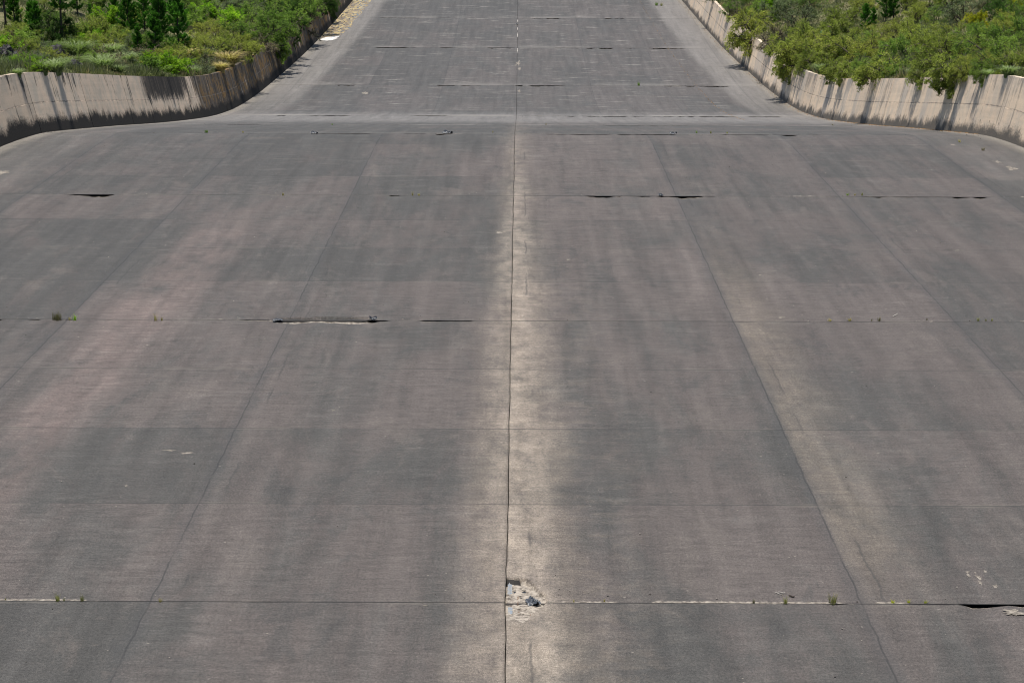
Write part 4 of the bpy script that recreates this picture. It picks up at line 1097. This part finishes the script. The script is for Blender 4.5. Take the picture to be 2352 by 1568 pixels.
for y0, y1, lb in [(46, 52, 'white sealing strip in the centre joint, topmost'), (64, 70, 'short white sealing strip in the centre joint, second from top'), (76, 86, 'longest white sealing strip in the centre joint far up'), (112, 121, 'white sealing strip in the centre joint just below a cross joint')]:
    p, q = on_floor(1184.5, y1), on_floor(1185, y0)
    L = q.y - p.y; n = 10; V = []; Fc = []
    for i in range(n + 1):
        y = p.y + L * i / n; z = float(fz(y)) + .012 + .02 * math.sin(i * 1.3)
        w = .055 + .035 * math.sin(i * 2.1 + y1) + .03 * math.sin(i * 5.3)
        V += [(-w * .4, y, z), (w, y, z + .015), (w, y, z - .03), (-w * .4, y, z - .03)]
    for i in range(n):
        for k in range(4): Fc.append((4 * i + k, 4 * i + 4 + k, 4 * i + 4 + (k + 1) % 4, 4 * i + (k + 1) % 4))
    Fc += [(0, 1, 2, 3), (4 * n + 3, 4 * n + 2, 4 * n + 1, 4 * n)]
    tag(mesh_obj('sealing_strip', V, Fc, M_WHITE), lb, 'strip', 'white strips in the centre joint')
rod('stick', fpt(1812, 1369, .03), fpt(1824, 1372, .03), .022, M_BARK, 'short dark stick lying by the slim green weed', 'stick', 'sticks on the floor')
rod('stick', fpt(1781, 1361, .02), fpt(1795, 1366, .02), .012, M_WHITE, 'bleached white twig lying left of the dark stick', 'stick', 'sticks on the floor')
rod('stick', fpt(1787, 1361, .03), fpt(1803, 1363, .03), .012, M_WHITE, 'second bleached twig crossing the first one', 'stick', 'sticks on the floor')
rod('stick', fpt(2050, 728, .02), fpt(2061, 722, .03), .02, M_WHITE, 'pale curled twig above the second joint at right', 'stick', 'sticks on the floor')

# ------------------------------------------------------------------ broken, pale patches worn into the slab surface
def blob(px, py, rx, ry, seed, mat, dz=.005, name=None):
    c = on_floor(px, py); k = depth(c) / F
    q = on_floor(px, py - max(ry, 1)); RY = abs(q.y - c.y); RX = rx * k
    V = [(c.x, c.y, float(fz(c.y)) + dz)]; n = 44
    for i in range(n):
        a = 6.2832 * i / n; r = .62 + .75 * mn.noise((math.cos(a) * 1.7, math.sin(a) * 1.7, seed)) + .6 * mn.noise((math.cos(a) * 4, math.sin(a) * 4, seed + 3)); r = max(r, .12)
        x, y = c.x + RX * r * math.cos(a), c.y + RY * r * math.sin(a)
        V.append((x, y, float(fz(y)) + dz))
    return V, [(0, 1 + i, 1 + (i + 1) % n) for i in range(n)]
mb = MB(); mw = MB()
for i, b in enumerate([(2225, 1320, 6, 5), (2248, 1326, 10, 7), (2262, 1312, 7, 4), (2252, 1338, 6, 6), (2286, 1345, 8, 5), (2240, 1315, 3, 2), (2222, 1313, 9, 2), (1146, 534, 8, 3), (1158, 532, 4, 2), (1305, 596, 6, 1.5),
     (2250, 1394, 0, 0), (2325, 1406, 34, 6), (290, 1115, 6, 2), (1745, 632, 4, 1.5), (1795, 729, 10, 2), (390, 1034, 18, 2.5), (430, 1040, 26, 2), (2195, 575, 16, 1), (2350, 738, 14, 1.2), (975, 1390, 6, 1.5),
     (1815, 1170 + 215, 0, 0), (766, 942, 6, 2), (2290, 372, 12, 4), (2325, 388, 14, 7), (2188, 333, 6, 2), (8, 396, 14, 6), (1191, 146, 7, 8), (1193, 158, 5, 4), (1184, 150, 5, 2), (1193, 210, 5, 5), (1186, 56, 6, 4), (940, 236, 0, 0), (838, 214, 9, 4), (1191, 118, 0, 0)]):
    if b[2] > 0: mb.add(*blob(*b, i * 1.7, None))
tag(mb.build('worn_concrete', M_SCRAP), kind='structure')

# thin sheet of water and algae trickling along the left wall
def water_mat():
    t = NT('algae_trickle'); P, X, Y, Z = t.pos()
    n = t.noise(t.xyz(t.mul(X, .9), t.mul(Y, .28), 0.0), 1, 5, .65, .5); n2 = t.noise(t.xyz(t.mul(X, 2.0), t.mul(Y, .55), 4.0), 1, 4, .65)
    col = t.mix(t.ss(n, .40, .60), (.13, .085, .035), (.33, .25, .10))
    col = t.mix(t.ss(n2, .50, .58), col, (.085, .078, .068))
    col = t.mix(t.ss(n2, .44, .36), col, (.24, .215, .18))
    n3 = t.noise(t.xyz(t.mul(X, 1.6), t.mul(Y, .9), 9.0), 1, 6, .75)
    col = t.mix(t.ss(n3, .50, .60), col, (.15, .14, .125))
    return t.done(col, t.ss(n2, .5, .6, .75, .12), .5)
def strip_sheet(name, pts, mat, dz):
    V = []; Fc = []
    P = [on_floor(*p) for p in pts]
    ys = sorted([p.y for p in P]); n = 26
    poly = [(p.x, p.y) for p in P]
    for i in range(n + 1):
        y = ys[0] + (ys[-1] - ys[0]) * (.01 + .98 * i / n); xs = []
        for k in range(len(poly)):
            (x1, y1), (x2, y2) = poly[k], poly[(k + 1) % len(poly)]
            if (y1 > y) != (y2 > y): xs.append(x1 + (x2 - x1) * (y - y1) / (y2 - y1))
        if len(xs) < 2: xs = [poly[0][0]] * 2
        a, b = min(xs), max(xs) + .5 * mn.noise((y * .4, 3, 1)) + .25 * mn.noise((y * 1.3, 5, 1))
        for k in range(7): V.append((a + (b - a) * k / 6, y, float(fz(y)) + dz))
    for i in range(n):
        for k in range(6): q = i * 7 + k; Fc.append((q, q + 1, q + 8, q + 7))
    return tag(mesh_obj(name, V, Fc, mat), kind='structure')
strip_sheet('shallow_water', [(728, 88), (778, 84), (802, 66), (814, 48), (830, 30), (850, 4), (860, -40), (818, -40), (800, 2), (784, 22), (762, 46), (740, 72)], water_mat(), .006)
tw = NT('white_patch'); P_, X_, Y_, Z_ = tw.pos(); M_PATCH = tw.done(tw.mix(tw.ss(tw.noise(tw.xyz(tw.mul(X_, 1.5), tw.mul(Y_, .6), 0.0), 1, 4, .7), .4, .6), (.42, .40, .37), (.72, .71, .68)), .6, .3)
strip_sheet('white_patch', [(732, 92), (748, 86), (780, 83), (772, 91), (752, 94)], M_PATCH, .010)  # mottled white sheet at the near end of the trickle

# dry leaves gathered along the foot of the right wall
rg = np.random.default_rng(5); n = 2600
y = rg.uniform(165, 400, n); off = np.abs(rg.normal(0, .38, n)) + .03
x = hw(y) - off; z = fz(y) + .015 + .02 * rg.random(n)
lane = rg.random(n) < .25
x = np.where(lane & (y > 235), 24.6 + (hw(y) - 34) * .6 + rg.normal(0, .1, n), x)
c = np.stack([x, y, z], -1); ax = unit(rg.normal(0, 1, (n, 3)) * np.array([1, 1, .3])); pr = unit(np.cross(ax, np.array([0, 0, 1.0]) + rg.normal(0, .3, (n, 3)))); sz = rg.uniform(.03, .075, (n, 1))
V, Fq = quads(c, ax * sz, pr * sz * .7)
lt = leaf_mat('dry_leaves', (.16, .09, .045), (.34, .22, .12), .1)
o = mesh_obj('leaf_litter', V, Fq, lt); fattr(o, 'tint', rg.random(n), 'FACE')
tag(o, 'reddish dry leaves gathered along the foot of the right wall', 'leaf litter', kind='stuff')

# loose grit and small stones on the slabs
rg = np.random.default_rng(15); n = 2600
y = np.where(rg.random(n) < .6, rg.uniform(50, 165, n), rg.uniform(165, 400, n))
nearj = rg.random(n) < .45
y = np.where(nearj, np.array(MAJ[1:10])[rg.integers(0, 9, n)] + np.abs(rg.normal(0, .5, n)) + .1, y)
x = rg.uniform(-1, 1, n) * (hw(y) - .3)
wall_s = rg.random(n) < .25
x = np.where(wall_s, np.sign(x) * (hw(y) - np.abs(rg.normal(0, .6, n)) - .06), x)
r = rg.uniform(.010, .034, n) * np.where(wall_s, 1.3, 1)
base = np.array([[1, 0, 0], [0, 1, 0], [-1, 0, 0], [0, -1, 0], [0, 0, .8], [0, 0, -.6]])
J = base[None] * rg.uniform(.6, 1.3, (n, 6, 1)) * r[:, None, None]
an = rg.uniform(0, 6.28, n); ca, sa = np.cos(an)[:, None], np.sin(an)[:, None]
J = np.stack([J[:, :, 0] * ca - J[:, :, 1] * sa, J[:, :, 0] * sa + J[:, :, 1] * ca, J[:, :, 2]], -1)
V = (J + np.stack([x, y, fz(y) + .4 * r], -1)[:, None, :]).reshape(-1, 3)
tri = np.array([[0, 1, 4], [1, 2, 4], [2, 3, 4], [3, 0, 4], [1, 0, 5], [2, 1, 5], [3, 2, 5], [0, 3, 5]])
Fq = (np.arange(n)[:, None, None] * 6 + tri[None]).reshape(-1, 3)
tg = NT('grit_stone'); tg.done(tg.mix(tg.attr('tint'), (.05, .045, .04), (.36, .32, .27)), .9, .2)
o = mesh_obj('grit', V, Fq, tg.m); fattr(o, 'tint', np.repeat(rg.random(n) ** 1.3, 8), 'FACE')
tag(o, 'loose grit and small stones scattered over the slabs', 'grit', kind='stuff')

# chunks of broken concrete lying in the hole
M_CHUNK = plain_mat('pale_concrete_chunk', (.26, .225, .18), (.38, .34, .28), 12)
for cx, cy, d, sd in [(640, 330, .13, 1), (600, 420, .09, 2), (780, 470, .10, 3), (560, 570, .16, 4), (690, 585, .12, 5), (520, 340, .08, 6), (840, 530, .09, 7), (620, 650, .07, 8)]:
    import bmesh
    bm = bmesh.new(); bmesh.ops.create_icosphere(bm, subdivisions=2, radius=d * .5)
    for v in bm.verts: v.co *= 1 + .5 * mn.noise(v.co * (5 / d) * .3 + Vector((sd, 0, 0))); v.co.z *= .6; v.co.x *= 1.3
    me = bpy.data.meshes.new('concrete_chunk'); bm.to_mesh(me); bm.free(); me.materials.append(M_CHUNK)
    o = bpy.data.objects.new('concrete_chunk', me); COL.objects.link(o)
    o.location = hp(cx, cy, -.035); o.rotation_euler = (.2, .1, sd * 1.3)
    tag(o, 'small pale chunk of broken concrete lying in the slab hole', 'rubble', 'broken concrete chunks in the slab hole')
